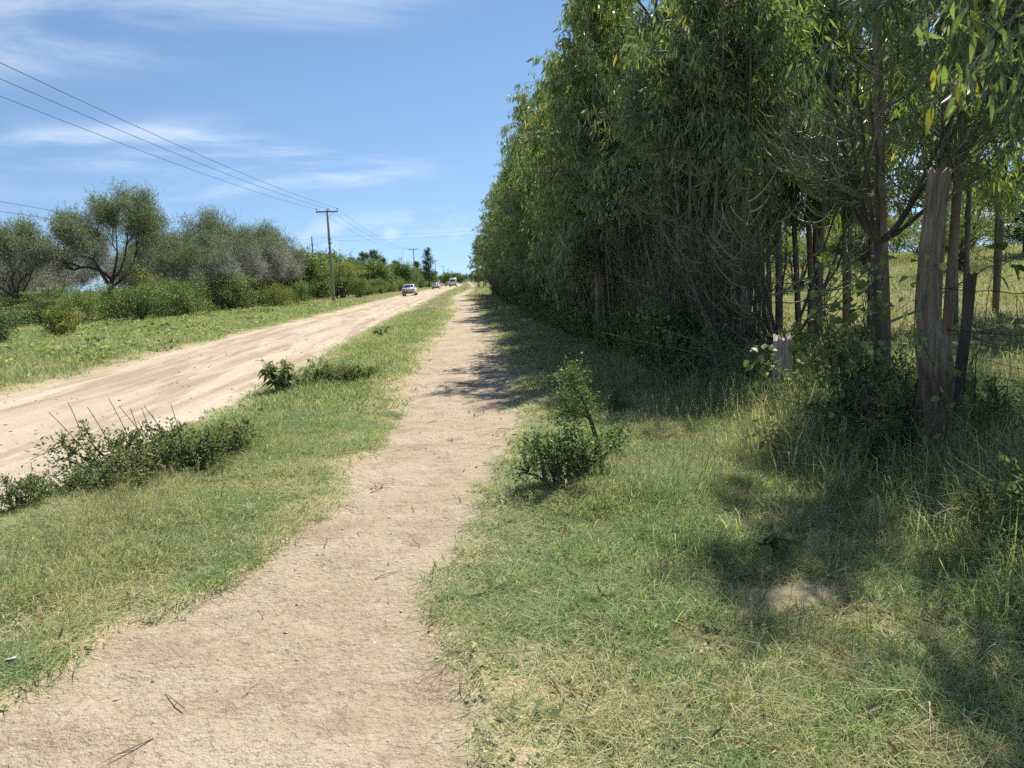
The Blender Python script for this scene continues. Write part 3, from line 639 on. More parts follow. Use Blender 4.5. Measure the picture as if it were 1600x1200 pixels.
def hedge_sticks(seed, H=3.2, Rb=.35, Rt=1.1, nmain=15, mat='hedge', rs=.009, grey=.5):
    """euphorbia hedge plant: many stems from the ground, candelabra side sticks"""
    r = np.random.RandomState(seed); wood, tg = G(), G(); A = []; Dv = []
    for k in range(nmain):
        az = r.uniform(0, 6.28); b0 = np.array([math.cos(az), math.sin(az), 0]) * Rb * r.uniform(0, 1); e = np.array([math.cos(az), math.sin(az), 0]) * Rt * r.uniform(.2, 1)
        h = H * r.uniform(.6, 1.0); u = np.linspace(0, 1, 7)[:, None]
        q = b0 + (e - b0) * u ** 1.4 + np.array([0, 0, h]) * u + np.cumsum(r.normal(0, .04, (7, 3)), 0) * u
        q[0, 2] = -.08
        tube(wood, q, r.uniform(.014, .032) * (1 - .75 * u[:, 0]) + .004, 5, False)
        m = 16; tt = r.uniform(.18, 1, m); A.append(np.stack([np.interp(tt, u[:, 0], q[:, c]) for c in range(3)], 1)); aa = r.uniform(0, 6.28, m)
        Dv.append(np.stack([np.cos(aa), np.sin(aa), r.uniform(-.1, .6, m)], 1))
    A, Dv = np.concatenate(A), unit(np.concatenate(Dv))
    def lev(A, D, L, rad):
        n = len(A); l = L * r.uniform(.5, 1.1, n)[:, None]; up = np.array([0, 0, 1.0])
        p1 = A + D * l * .35; p2 = p1 + unit(D + up * .55) * l * .35; p3 = p2 + unit(D * .6 + up) * l * .35
        Q = np.stack([A, p1, p2, p3], 1); prisms(tg, Q, np.tile([rad, rad * .9, rad * .75, rad * .4], (n, 1)))
        i = np.repeat(np.arange(n), 3); t = r.randint(1, 4, len(i)); a = r.uniform(0, 6.28, len(i))
        return Q[i, t], unit(np.stack([np.cos(a), np.sin(a), r.uniform(0, .7, len(i))], 1) + .4 * D[i])
    A2, D2 = lev(A, Dv, .55, rs); A3, D3 = lev(A2, D2, .34, rs * .72)
    return [('stem', wood.mesh('stem', M['bark'], True)), ('twigs', tg.mesh('twigs', M[mat]))]
def bush(seed, H, Rx, Ry, nleaf, ll, lw, mat, blobs=9, flat=1.0, low=.12, stems=8, layered=False, blossom=0):
    r = np.random.RandomState(seed); lf, wd = G(), G()
    C = np.stack([r.uniform(-1, 1, blobs) * Rx * .6, r.uniform(-1, 1, blobs) * Ry * .6, H * r.uniform(low + .12, .82, blobs)], 1)
    C[0] = (0, 0, H * .66)
    fall = 1 - .45 * (C[:, 2] / H)
    Rd = np.stack([Rx * r.uniform(.3, .6, blobs) * fall, Ry * r.uniform(.3, .6, blobs) * fall, H * r.uniform(.16, .34, blobs) * flat], 1)
    if layered: Rd[:, 2] = H * r.uniform(.035, .07, blobs); Rd[:, :2] *= 1.35
    i = r.choice(blobs, nleaf, p=(Rd.prod(1) ** .6) / (Rd.prod(1) ** .6).sum())
    d = rdir(nleaf, r); rad = np.clip(r.uniform(0, 1, nleaf) ** .45 + r.normal(0, .13, nleaf), 0, 1.4)
    nz = 1 + .45 * (fbm(d[:, 0] * 2 + i * 7.3, d[:, 1] * 2 + d[:, 2] * 2, .5, seed, 2))
    P = C[i] + d * Rd[i] * (rad * nz)[:, None]
    P[:, 2] = np.abs(P[:, 2]) * .98 + .02
    D = unit(d * .8 + r.normal(size=(nleaf, 3)) * .8 + np.array([0, 0, .1]))
    leaves4(lf, P, D, unit(np.array([0, 0, .8]) + r.normal(size=(nleaf, 3)) * .7), ll * r.uniform(.6, 1.3, nleaf), lw * r.uniform(.6, 1.3, nleaf))
    sh = int(stems * 2.5)                                              # shoots that stick out of the outline
    a = C[r.randint(0, blobs, sh)]; sd = unit(r.normal(size=(sh, 3)) * .7 + np.array([0, 0, .9])); l = (H * r.uniform(.12, .42, sh))[:, None]
    if not layered:
        m = 14; u = r.uniform(.2, 1, (sh, m, 1)); Q = (a[:, None] + sd[:, None] * l[:, None] * u * 1.25 + r.normal(0, ll * .35, (sh, m, 3))).reshape(-1, 3)
        leaves4(lf, Q, unit(np.repeat(sd, m, 0) + r.normal(size=(len(Q), 3)) * .7), rdir(len(Q), r), ll * r.uniform(.6, 1.2, len(Q)), lw * r.uniform(.6, 1.2, len(Q)))
    for k in range(stems):
        e = C[k % blobs]; u = np.linspace(0, 1, 5)[:, None]; b0 = np.array([r.normal(0, Rx * .12), r.normal(0, Ry * .12), -.08])
        tube(wd, b0 + (e - b0) * u + np.cumsum(r.normal(0, .04 * H, (5, 3)), 0) * u * .6, (.012 + .012 * H) * (1 - .7 * u[:, 0]), 5, False)
    prisms(wd, np.stack([a, a + sd * l * .5, a + sd * l * 1.2], 1), np.tile([.006 + .002 * H, .004 + .0012 * H, .002], (sh, 1)))
    parts = [('stem', wd.mesh('stem', M['bark_dark'], True)), ('foliage', lf.mesh('foliage', M[mat]))]
    if blossom:
        g = G(); k = r.choice(nleaf, blossom, replace=False); leaves4(g, P[k] + d[k] * .06, rdir(blossom, r), rdir(blossom, r), np.full(blossom, ll), np.full(blossom, ll * .8)); parts.append(('blossom', g.mesh('blossom', M['yellow'])))
    return parts
def conifer(seed, H, Rb, nleaf=5000, ll=.3, lw=.09, mat='conifer', col=False):
    r = np.random.RandomState(seed); wd, lf = G(), G()
    u = np.linspace(0, 1, 8)[:, None]
    tube(wd, np.array([0, 0, -.1]) + np.array([0, 0, H]) * u + r.normal(0, .03, (8, 3)) * u, .02 * H * (1 - .9 * u[:, 0]) + .01, 7)
    nb = 70; tz = r.uniform(.12, .98, nb); az = r.uniform(0, 6.28, nb); L = Rb * (1 - tz) ** (.55 if col else .8) * r.uniform(.6, 1.25, nb) + .1
    d = np.stack([np.cos(az), np.sin(az), np.full(nb, .7 if col else .12)], 1); A = np.stack([np.zeros(nb), np.zeros(nb), tz * H], 1)
    prisms(wd, np.stack([A, A + d * L[:, None] * .5, A + d * L[:, None]], 1), np.tile([.03, .02, .008], (nb, 1)))
    i = r.randint(0, nb, nleaf); t = r.uniform(.1, 1.05, nleaf)[:, None]
    P = A[i] + d[i] * L[i][:, None] * t + r.normal(0, .10 + .02 * H, (nleaf, 3)) * np.array([1, 1, .5]); P[:, 2] = np.abs(P[:, 2])
    leaves4(lf, P, unit(d[i] + r.normal(size=(nleaf, 3)) * .55), unit(np.array([0, 0, 1]) + r.normal(size=(nleaf, 3)) * .5), ll * r.uniform(.5, 1.2, nleaf), lw * r.uniform(.6, 1.2, nleaf))
    return [('trunk', wd.mesh('trunk', M['bark_dark'], True)), ('crown', lf.mesh('crown', M[mat]))]

# ------------------------------------------------------------------ row of gum trees on the right
E_near = [euc(201 + k, H=h, zb=z, Rc=rc, nstem=n, nleaf=nl) for k, (h, z, rc, n, nl) in enumerate([(10.0, 2.9, 1.9, 1, 11000), (9.2, 2.7, 1.8, 2, 15000), (10.5, 3.0, 2.2, 2, 19000), (10.6, 4.6, 1.45, 1, 6500)])]
E_thin = [euc(241 + 2 * k, H=h, zb=2.7, Rc=1.1, nstem=7, nleaf=6500, nb=7, r0=.024, spread=.9) for k, h in enumerate([6.0, 6.8])]
E_row = [euc(221 + k, H=h, zb=z, Rc=rc, nstem=3, nleaf=15000, ll=.19, lw=.036) for k, (h, z, rc) in enumerate([(9.4, 1.7, 2.0), (10.2, 2.1, 2.2), (8.6, 1.4, 1.9), (9.8, 2.4, 2.1)])]
r = np.random.RandomState(77)
NEAR = [  # x, y, variant, scale, label
    (5.3, 4.5, 2, .92, 'gum tree behind the twisted post whose leafy sprays hang over the upper corner'),
    (4.9, 8.8, 3, .95, 'straight high crowned gum with a thick trunk just behind the twisted fence post'),
    (5.6, 9.0, 1, 1.0, 'pair of thin leaning gum stems standing clear past the twisted fence post'),
    (6.6, 14.8, 1, .95, 'slim double stemmed gum midway between stump post and twisted post, field behind'),
    (5.75, 14.0, 0, .92, 'single slim gum trunk rising right behind the bleached stump post'),
    (6.2, 13.4, 0, .88, 'slim dark gum trunk leaning beside the double stemmed gum in the opening'),
    (7.3, 15.6, 1, .97, 'thin forked gum in the opening, closest to the twisted post'),
    (5.1, 15.6, 1, 1.0, 'forked gum at the open end of the dense row beside the second tall post'),
    (8.8, 9.5, 1, .95, 'slender gum set back in the field edge beyond the wire fence'),
    (4.75, 5.9, 2, .85, 'leafy gum crowding over the wire fence with its crown above the grass'),
    (4.0, 14.8, 2, 1.0, 'leafy gum heading the dense row, its crown reaching out towards the footpath'),
    (8.9, 16.5, 2, 1.0, 'gum tree set back at the field edge behind the slim stems'),
    (9.8, 19.5, 2, 1.0, 'leafy gum far back in the field, between two other slim gums'),
    (11.2, 17.0, 2, 1.0, 'forked leafy gum furthest into the field'),
    (13.4, 19.0, 2, 1.0, 'leafy gum at the edge of the view, far back in the field'),
    (7.4, 18.6, 1, .97, 'twin gum stems behind the open end of the row'),
    (10.4, 12.6, 1, 1.0, 'slender twin gum in the field just past the wire fence line'),
]
for x, y, v, s, lab in NEAR:
    put_tree('gum_tree', list(zip(('trunk', 'crown'), E_near[v])), lab, 'tree', (x, y, gzf(x, y)), r.uniform(0, 6.28), (s, s, s), None)
ROW = []
y = 15.0
while y < 82:
    for u, pr in ((3.45, 1.0), (5.6, .9), (7.8, .7)):
        if u < 5 and y < 15.5: continue
        if u > .36 * y: continue
        if r.uniform() < pr: ROW.append((u + r.normal(0, .3), y + r.normal(0, .35)))
    y += 1.55 if y < 40 else 2.4
for k, (x, y) in enumerate(ROW):
    s = r.uniform(.86, 1.08) * (0.97 if y < 60 else .92)
    put_tree('gum_tree', list(zip(('trunk', 'crown'), E_row[k % 4])), 'dark leafy gum tree standing in the dense row beside the footpath', 'tree', (x, y, gzf(x, y)), r.uniform(0, 6.28), (s, s, s * r.uniform(.94, 1.06)), 'gum trees in the dense roadside row')
r3 = np.random.RandomState(79)
for k in range(13):
    y = r3.uniform(11.2, 16); x = y * r3.uniform(.25, .355) + .2
    put_tree('gum_sapling', list(zip(('trunk', 'crown'), E_thin[k % 2])), 'cluster of thin pale gum saplings at the open end of the dense row', 'tree', (x, y, gzf(x, y)), r3.uniform(0, 6.28), r3.uniform(.9, 1.15), 'thin gum saplings at the open end of the row')
for k, (x, y, s) in enumerate([(3.2, 136, 1.0), (2.6, 150, 1.08), (4.2, 164, 1.1), (3.0, 182, 1.0), (5.5, 145, 1.1)]):
    put_tree('gum_tree', list(zip(('trunk', 'crown'), E_near[k % 3])), 'paler thin gum tree past the far end of the dense row', 'tree', (x, y, gzf(x, y)), r.uniform(0, 6.28), (s * 1.15, s * 1.15, s), 'pale gums past the end of the row')
# stick hedge under the row
HS = [hedge_sticks(301 + k, H=h, Rt=rt) for k, (h, rt) in enumerate([(3.6, 1.0), (3.1, .9), (4.2, 1.1), (2.7, .95)])]
y = 10.2; k = 0
while y < 76:
    x = 3.3 + r.normal(0, .22)
    s = r.uniform(.8, 1.1) * (.78 if y < 15 else 1)
    put_tree('euphorbia_shrub', HS[k % 4], 'grey green stick euphorbia in the hedge under the dense gum row', 'shrub', (x, y, gzf(x, y)), r.uniform(0, 6.28), s, 'stick euphorbias in the hedge under the gums')
    y += .95 if y < 30 else 1.6; k += 1
HW = [bush(331 + k, H=h, Rx=.8, Ry=.9, nleaf=1500, ll=.075, lw=.035, mat='bush', blobs=8) for k, h in enumerate([1.0, 1.3, .8])]
y = 9.6; k = 0
while y < 74:
    x = 3.0 + r.normal(0, .25); s = r.uniform(.7, 1.15)
    put_tree('leafy_shrub', HW[k % 3], 'low dark leafy shrub in the shade at the foot of the euphorbia hedge', 'shrub', (x, y, gzf(x, y)), r.uniform(0, 6.28), s, 'leafy shrubs at the foot of the hedge')
    y += 1.1 if y < 30 else 2.2; k += 1

# ------------------------------------------------------------------ fence posts, euphorbia and plants by the fence
def post(name, label, loc, H, cen, rad, mat, seed, jag=.02, twist=2.2, groove=.10, nz=70, ns=40, lean=(0, 0)):
    r = np.random.RandomState(seed); z = np.linspace(-.15, H, nz); th = np.linspace(0, 2 * np.pi, ns, endpoint=False)
    cz = np.array([c[0] for c in cen]); cx = np.interp(z, cz, [c[1] for c in cen]); cyy = np.interp(z, cz, [c[2] for c in cen]); rr = np.interp(z, [c[0] for c in rad], [c[1] for c in rad])
    for arr in (cx, cyy, rr): arr[:] = np.convolve(np.pad(arr, 4, 'edge'), np.ones(9) / 9, 'valid')
    A = th[None, :] + twist * (z[:, None] / H) * np.exp(-((z[:, None] - .35 * H) / (.35 * H)) ** 2)
    prof = vnoise((A / (2 * np.pi) * 14) % 14, z[:, None] * .9 + A * 0, seed) * 2 - 1
    fine = vnoise((A / (2 * np.pi) * 34) % 34, z[:, None] * 1.7 + A * 0, seed + 3) * 2 - 1
    rad_ = rr[:, None] * (1 + groove * prof + .5 * groove * fine + .05 * np.sin(A * 2 + 1))
    X = cx[:, None] + rad_ * np.cos(th); Y = cyy[:, None] + rad_ * np.sin(th); Z = np.broadcast_to(z[:, None], X.shape).copy()
    Z[-1] += jag * (r.uniform(-1, 1, ns)) ; Z[-2] += jag * .3 * r.uniform(-1, 1, ns)
    X = X + lean[0] * Z; Y = Y + lean[1] * Z
    g = G(); i = np.arange(nz - 1)[:, None] * ns; j = np.arange(ns)[None, :]; k = (j + 1) % ns
    q = [np.stack([i + j, i + k, i + ns + k, i + ns + j], -1).reshape(-1, 4)]
    V = np.stack([X, Y, Z], -1).reshape(-1, 3); top = V[-ns:]; c0 = top.mean(0)
    inner = c0 + (top - c0) * .55 + np.stack([np.zeros(ns), np.zeros(ns), -.02 * r.uniform(0, 1, ns) - .01], 1)
    V = np.concatenate([V, inner, c0[None] - np.array([[0, 0, .03]])]); t0 = (nz - 1) * ns; b0 = nz * ns
    q.append(np.stack([t0 + j[0], t0 + k[0], b0 + k[0], b0 + j[0]], -1)); q.append(np.stack([b0 + j[0], b0 + k[0], np.full(ns, b0 + ns)], -1))
    g.add(V, q); o = g.build(name, mat, smooth=True); o.location = loc
    return tag(o, label, 'fence post')
post('fence_post', 'tall twisted weathered timber post with a flat sawn top', (3.33, 5.28, gzf(3.33, 5.28)), 2.13, [(0, .02, 0), (.4, .015, 0), (.68, .0, 0), (.95, -.035, .02), (1.2, -.085, .03), (1.45, -.095, .01), (1.8, -.08, 0), (2.3, -.03, 0)],
     [(0, .075), (.45, .078), (.68, .102), (.9, .108), (1.12, .072), (1.5, .058), (1.8, .064), (2.3, .082)], M['post'], 5, .02, 4.2, .22, 110, 72)
post('fence_post', 'short bleached stump of a post with a jagged broken top', (3.28, 7.88, gzf(3.28, 7.88)), .80, [(0, 0, 0), (.75, 0, 0)], [(0, .115), (.3, .095), (.8, .085)], M['stump'], 8, .06, .5, .12, 46, 44, (-.01, 0))
post('fence_post', 'tall grey post half hidden in the hedge behind the bleached stump', (3.80, 12.45, gzf(3.80, 12.45)), 2.12, [(0, 0, 0), (1.0, .02, 0), (2.15, .05, 0)], [(0, .16), (.7, .15), (1.2, .12), (2.15, .125)], M['post'], 11, .02, .8, .09)
post('fence_post', 'thin dark leaning post with a big leaf at its top, beside the twisted one', (3.90, 6.0, gzf(3.90, 6.0)), 1.42, [(0, 0, 0), (.7, .03, 0), (1.42, .05, 0)], [(0, .052), (1.42, .036)], M['bark_dark'], 14, .01, .3, .07, 40, 20, (.06, 0))

def wire_fence():
    t = thing('wire_fence', 'sagging rusty barbed wire and loose netting strung past the thin dark post', 'fence', (3.45, 5.85, 0))
    r = np.random.RandomState(41)
    for z0, sag in ((1.30, .10), (.98, .05)):
        g = G(); u = np.linspace(0, 1, 30); dx = 2.6 * u; dy = -3.0 * u
        pts = np.stack([dx, dy, z0 + .1 - sag * 4 * u * (1 - u) + .008 * r.normal(size=30)], 1); tube(g, pts, .0032, 4, False)
        for k in range(2, 29, 2):
            for q in range(2):
                d = unit(r.normal(size=3)) * .022; tube(g, np.stack([pts[k] - d, pts[k] + d]), .0022, 3, False)
        g.build('barbed_strand', M['rust'], t)
    g = G()
    for k in range(5):
        z = .66 + .085 * k; u = np.linspace(0, 1, 40)
        tube(g, np.stack([2.3 * u, -2.65 * u, z + .05 * np.sin(u * 40 + k) * r.uniform(.4, 1) + np.cumsum(r.normal(0, .012, 40))], 1), .0022, 3, False)
    for k in range(9):
        x = .25 + .2 * k; n = 9
        tube(g, np.stack([x + np.cumsum(r.normal(0, .02, n)), -1.15 * x + r.normal(0, .01, n), np.linspace(.6, 1.32, n)], 1), .0022, 3, False)
    g.build('netting', M['rust'], t)
wire_fence()
def stick_shrub(name, label, loc, H, Rt, nmain, seed, mat, rs, levels=3, rz=0, start=0.0):
    """open candelabra euphorbia with curving pencil sticks"""
    r = np.random.RandomState(seed); wd, tg = G(), G(); A, Dv = [], []
    for k in range(nmain):
        az = 6.28 * k / nmain + r.normal(0, .4); e = np.array([math.cos(az), math.sin(az), 0]) * Rt * r.uniform(.3, 1); h = H * r.uniform(.7, 1)
        u = np.linspace(0, 1, 8)[:, None]; q = e * u ** .8 + np.array([0, 0, 1.0]) * (start + (h - start) * u ** 1.25) + np.cumsum(r.normal(0, .025, (8, 3)), 0) * u
        if start: q[0] = (0, 0, start)
        tube(wd, q, .02 * (1 - .6 * u[:, 0]) + .004, 6, False)
        m = 6; tt = r.uniform(.35, 1, m); A.append(np.stack([np.interp(tt, u[:, 0], q[:, c]) for c in range(3)], 1)); aa = az + r.normal(0, 1.0, m); Dv.append(np.stack([np.cos(aa), np.sin(aa), r.uniform(-.25, .3, m)], 1))
    if start: tube(wd, np.array([[0, 0, -.1], [.03, 0, start * .4], [-.02, .02, start * .75], [0, 0, start + .05]]), np.array([.05, .042, .036, .03]), 7)
    A, D = np.concatenate(A), unit(np.concatenate(Dv)); L = .62
    for lv in range(levels):
        n = len(A); l = L * r.uniform(.55, 1.1, n)[:, None]; up = np.array([0, 0, 1.0]); Q = [A]; d = D
        for s in range(5): Q.append(Q[-1] + d * l * .22); d = unit(d + up * .30)
        Q = np.stack(Q, 1); rad = rs * .8 ** lv; prisms(tg, Q, np.tile(rad * np.array([1, .97, .93, .88, .8, .6]), (n, 1)), 5)
        i = np.repeat(np.arange(n), 3); t_ = r.randint(1, 5, len(i)); a = r.uniform(0, 6.28, len(i))
        A = Q[i, t_]; D = unit(np.stack([np.cos(a), np.sin(a), r.uniform(-.2, .4, len(i))], 1) + .7 * D[i]); L *= .72
        if lv == 0: pass
    t = thing(name, label, 'shrub', loc, rz)
    wd.build('stem', M['bark_dark'], t, True); o = tg.build('twigs', M[mat], t, True); o['kind'] = 'stuff'
    return t
M['pencil'] = leaf_mat('pencil_sticks', [(0, (0.10, 0.125, 0.055)), (0.5, (0.19, 0.215, 0.11)), (1, (0.33, 0.34, 0.22))], 0.45, 0.08)
stick_shrub('euphorbia_tree', 'pale candelabra stick euphorbia spreading above the twisted post', (3.75, 6.9, gzf(3.75, 6.9)), 3.5, .95, 9, 61, 'pencil', .0085, 3, .4, 1.7)
stick_shrub('euphorbia_tree', 'pale pencil euphorbia with curved bare twigs behind the bleached stump', (3.95, 9.6, gzf(3.95, 9.6)), 2.2, 1.25, 8, 62, 'pencil', .009, 2, 1.2, .5)
stick_shrub('euphorbia_tree', 'tall open stick euphorbia leaning out of the hedge at the end of the row', (3.5, 11.2, gzf(3.5, 11.2)), 3.3, .8, 6, 63, 'pencil', .009, 2, 2.0, 1.2)

# leaves that can be told apart: each its own object under its plant
def leaf_mesh(name, L, Wd, mat, shape='ovate', seed=0):
    prof = {'ovate': [(0, .0), (.12, .55), (.35, 1.0), (.62, .78), (.85, .32), (1, 0)], 'lance': [(0, 0), (.12, .6), (.32, 1.0), (.58, .8), (.82, .4), (1, 0)]}[shape]
    V = [];
    for t, w in prof:
        z = -.22 * L * t * t; 
        V += [(-w * Wd / 2, t * L, z + .16 * w * Wd), (0, t * L, z), (w * Wd / 2, t * L, z + .16 * w * Wd)]
    F = []
    for i in range(len(prof) - 1):
        a = i * 3; F += [(a, a + 1, a + 4, a + 3), (a + 1, a + 2, a + 5, a + 4)]
    g = G(); g.add(np.array(V), [np.array(F)]); return g.mesh(name, mat, True)
LEAF_O = [leaf_mesh('leaf', .085, .06, M['bush_light']), leaf_mesh('leaf', .065, .05, M['cover']), leaf_mesh('leaf', .075, .05, M['bush'])]
LEAF_L = [leaf_mesh('leaf', .17, .034, M['euc'], 'lance'), leaf_mesh('leaf', .15, .032, M['euc'], 'lance'), leaf_mesh('leaf', .16, .036, M['euc_new'], 'lance')]
def leaf_obj(parent, me, p, d, nrm, s=1.0):
    d = Vector(d).normalized(); x = d.cross(Vector(nrm)).normalized(); z = x.cross(d)
    m = Matrix((x, d, z)).transposed().to_4x4(); m.translation = Vector(p)
    o = bpy.data.objects.new('leaf', me); COL.objects.link(o); o.parent = parent; o.matrix_local = m @ Matrix.Scale(s, 4)
    return o
def vine(name, label, loc, stems, leaf_set, per, seed, cat='plant', stem_mat='bark_dark', droop=.35, gap=.5, srad=.006):
    r = np.random.RandomState(seed); t = thing(name, label, cat, loc); g = G()
    for st in stems:
        st = np.asarray(st, float); u = np.linspace(0, 1, 14); k = np.linspace(0, 1, len(st)); q = np.stack([np.interp(u, k, st[:, c]) for c in range(3)], 1)
        q[1:-1] += r.normal(0, .012, (12, 3)); tube(g, q, srad * (1 - .65 * u), 5, False)
        for i in range(per):
            tt = r.uniform(.12, 1); p = np.array([np.interp(tt, u, q[:, c]) for c in range(3)]); p2 = p + r.normal(0, .05, 3)
            tube(g, np.stack([p, p2]), .0016, 3, False)
            d = unit(p2 - p + r.normal(0, .03, 3)) * .8 + np.array([0, 0, -droop]) + r.normal(0, .25, 3)
            leaf_obj(t, leaf_set[r.randint(len(leaf_set))], p2, d, unit(np.array([-.2, -.5, .8]) + r.normal(0, .45, 3)), r.uniform(.65, 1.25))
    g.build('stem', M[stem_mat], t, True)
    return t
r = np.random.RandomState(90)
def fan(n, base_, h, sx, sy, r, x0=0, lo=.5):
    out = []
    for k in range(n):
        e = np.array([x0 + r.uniform(-sx, sx), r.uniform(-sy, sy), h * r.uniform(lo, 1)]); out.append([np.array([r.normal(0, base_), r.normal(0, base_), -.05]), e * np.array([.35, .35, .45]) + r.normal(0, .05, 3), e * np.array([.75, .75, .8]), e])
    return out
vine('climbing_vine', 'sunlit climbing vine with small pale leaves beside the twisted post', (3.18, 6.25, gzf(3.18, 6.25)), fan(13, .12, 1.7, .42, .25, r, -.1, .55), LEAF_O[:1] + LEAF_O, 28, 91)
vine('climbing_vine', 'thin leafy climber winding up the twisted post itself', (3.27, 5.16, gzf(3.27, 5.16)), [[(-.08, -.02, 0), (.04, -.06, .45), (-.14, -.05, .9), (-.17, -.04, 1.25)], [(.1, -.06, 0), (-.03, -.08, .4), (.06, -.1, .8)], [(-.15, 0, 0), (-.16, -.03, .6), (-.2, 0, 1.1), (-.16, .02, 1.7)]], LEAF_O, 16, 191)
vine('leafy_weed', 'leafy weed with lit yellow green leaves below the bleached stump', (2.55, 6.2, gzf(2.55, 6.2)), fan(4, .03, .36, .28, .1, r), LEAF_O[:2], 9, 92)
vine('leafy_weed', 'leafy weed sprouting at the foot of the twisted post', (3.0, 5.5, gzf(3.0, 5.5)), fan(6, .06, .55, .3, .15, r), LEAF_O, 9, 93)
vine('leafy_weed', 'tall soft leafy weed in the shade under the wire fence', (3.62, 4.35, gzf(3.62, 4.35)), fan(9, .08, .85, .35, .3, r), LEAF_O, 11, 94)
vine('leafy_weed', 'small broad leaved weed at the edge of the bare dirt patch', (1.62, 4.0, gzf(1.62, 4.0)), fan(6, .03, .16, .18, .08, r), LEAF_O[:2], 5, 95)
vine('leafy_weed', 'dark leafy weed crowding between the stump and the twisted post', (3.15, 7.2, gzf(3.15, 7.2)), fan(12, .2, .95, .5, .35, r), LEAF_O[2:] + LEAF_O, 9, 96)
vine('leafy_weed', 'big leaved plant growing over the thin dark post by the wire', (4.0, 5.9, gzf(4.0, 5.9)), [[(0, 0, .2), (.05, 0, .8), (.1, -.05, 1.45)], [(.1, -.05, 1.45), (.2, -.05, 1.55), (.3, -.1, 1.5)]], [leaf_mesh('leaf', .16, .10, M['bush'])], 7, 97)
UW = [bush(441 + k, H=h, Rx=.45, Ry=.42, nleaf=1000, ll=.046, lw=.021, mat=m_, blobs=8, low=.08, stems=9) for k, (h, m_) in enumerate([(.75, 'weed'), (.6, 'bush'), (.9, 'weed'), (.5, 'weed')])]
r = np.random.RandomState(311)
for k in range(44):
    y = r.uniform(2.6, 9.5); x = 2.35 + .09 * y + abs(r.normal(0, .75)); s = r.uniform(.55, 1.1) * (.7 if x < 2.9 else 1)
    if (abs(x - 3.28) < .4 and 6.4 < y < 7.9) or (x / y > .56 and x / y < .72 and y < 5.2): continue
    put_tree('leafy_weed', UW[k % 4], 'dark leafy weed in the thick shaded undergrowth along the fence posts', 'weed', (x, y, gzf(x, y)), r.uniform(0, 6.28), s, 'leafy weeds in the undergrowth by the fence')
tall_t = [tuft(30, .13, .22, .52, .0055, .5, M['grass'], s_, .9) for s_ in (61, 62, 63)] + [tuft(16, .12, .25, .6, .004, .6, M['straw'], 64, .9)]
do_grass('tall_grass', 4200, (1.9, 6.0, 2.2, 11), tall_t, 1.0, 113, 'long uncut grass under the gum trees along the fence', dens=lambda x, y: np.clip(sstep(2.0, 3.0, x - .05 * y + .4 * fbm(x, y, .8, 97)), 0, 1), hs=.8)
do_grass('tall_grass', 420, (-3.9, -1.9, 5.6, 8.0), tall_t, .8, 115, 'long grass growing through the dark weed patch on the verge', dens=lambda x, y: sstep(.55, .15, np.abs((y - 6.05) - (x + 3.45) * 1.05)) * .9, hs=.55)
# hanging gum spray close to the camera, top right
def spray():
    t = thing('gum_branch', 'hanging gum branch with large green and orange leaves near the upper corner', 'branch', (3.35, 4.35, 0)); r = np.random.RandomState(98); g = G()
    br = [[(1.7, .4, 4.3), (.9, .15, 3.75), (.35, 0, 3.25), (.0, -.05, 2.75)], [(1.5, .3, 3.9), (.75, .1, 3.2), (.45, .05, 2.75), (.25, 0, 2.35)], [(.9, .15, 3.75), (.3, .3, 3.55), (-.25, .4, 3.3), (-.55, .4, 2.95)], [(.35, 0, 3.25), (-.1, .2, 3.0), (-.35, .35, 2.6)]]
    for b in br:
        b = np.array(b, float); u = np.linspace(0, 1, 12); k = np.linspace(0, 1, len(b)); q = np.stack([np.interp(u, k, b[:, c]) for c in range(3)], 1) + r.normal(0, .012, (12, 3))
        tube(g, q, .011 * (1 - .7 * u) + .002, 5, False)
        for i in range(42):
            tt = r.uniform(.25, 1); p = np.array([np.interp(tt, u, q[:, c]) for c in range(3)]); tw = p + r.normal(0, .13, 3) + np.array([0, 0, -.04]); tube(g, np.stack([p, (p + tw) / 2 + (0, 0, .02), tw]), .002, 3, False)
            for s in range(2): leaf_obj(t, LEAF_L[2 if r.uniform() < .13 else r.randint(2)], tw + r.normal(0, .02, 3), np.array([0, 0, -1.0]) + r.normal(0, .4, 3), r.normal(0, 1, 3), r.uniform(.7, 1.25))
    g.build('stem', M['bark'], t, True)
spray()
# dead brushwood and leaning sticks
def sticks(name, label, loc, segs, rad, mat, seed, twigs=0):
    r = np.random.RandomState(seed); t = thing(name, label, 'branch', loc); g = G(); A = []
    for s in segs:
        s = np.asarray(s, float); u = np.linspace(0, 1, 9); k = np.linspace(0, 1, len(s)); q = np.stack([np.interp(u, k, s[:, c]) for c in range(3)], 1); q[1:-1] += r.normal(0, .012, (7, 3)); tube(g, q, rad * (1 - .7 * u), 6, True); A.append(q)
    g.build('limb', M[mat], t, True)
    if twigs:
        A = np.concatenate(A); i = r.randint(0, len(A), twigs); d = unit(r.normal(size=(twigs, 3))); l = r.uniform(.1, .4, twigs)[:, None]; g2 = G()
        prisms(g2, np.stack([A[i], A[i] + d * l * .5, A[i] + unit(d + r.normal(size=d.shape) * .3) * l], 1), np.tile([.004, .003, .0015], (twigs, 1))); o = g2.build('twigs', M['bark'], t); o['kind'] = 'stuff'
sticks('dead_branch', 'long thin dark stick leaning up past the wire fence', (3.75, 5.2, .1), [[(0, 0, .05), (.4, -.1, .5), (1.0, -.3, 1.15)]], .02, 'bark_dark', 1)
rr_ = np.random.RandomState(5)
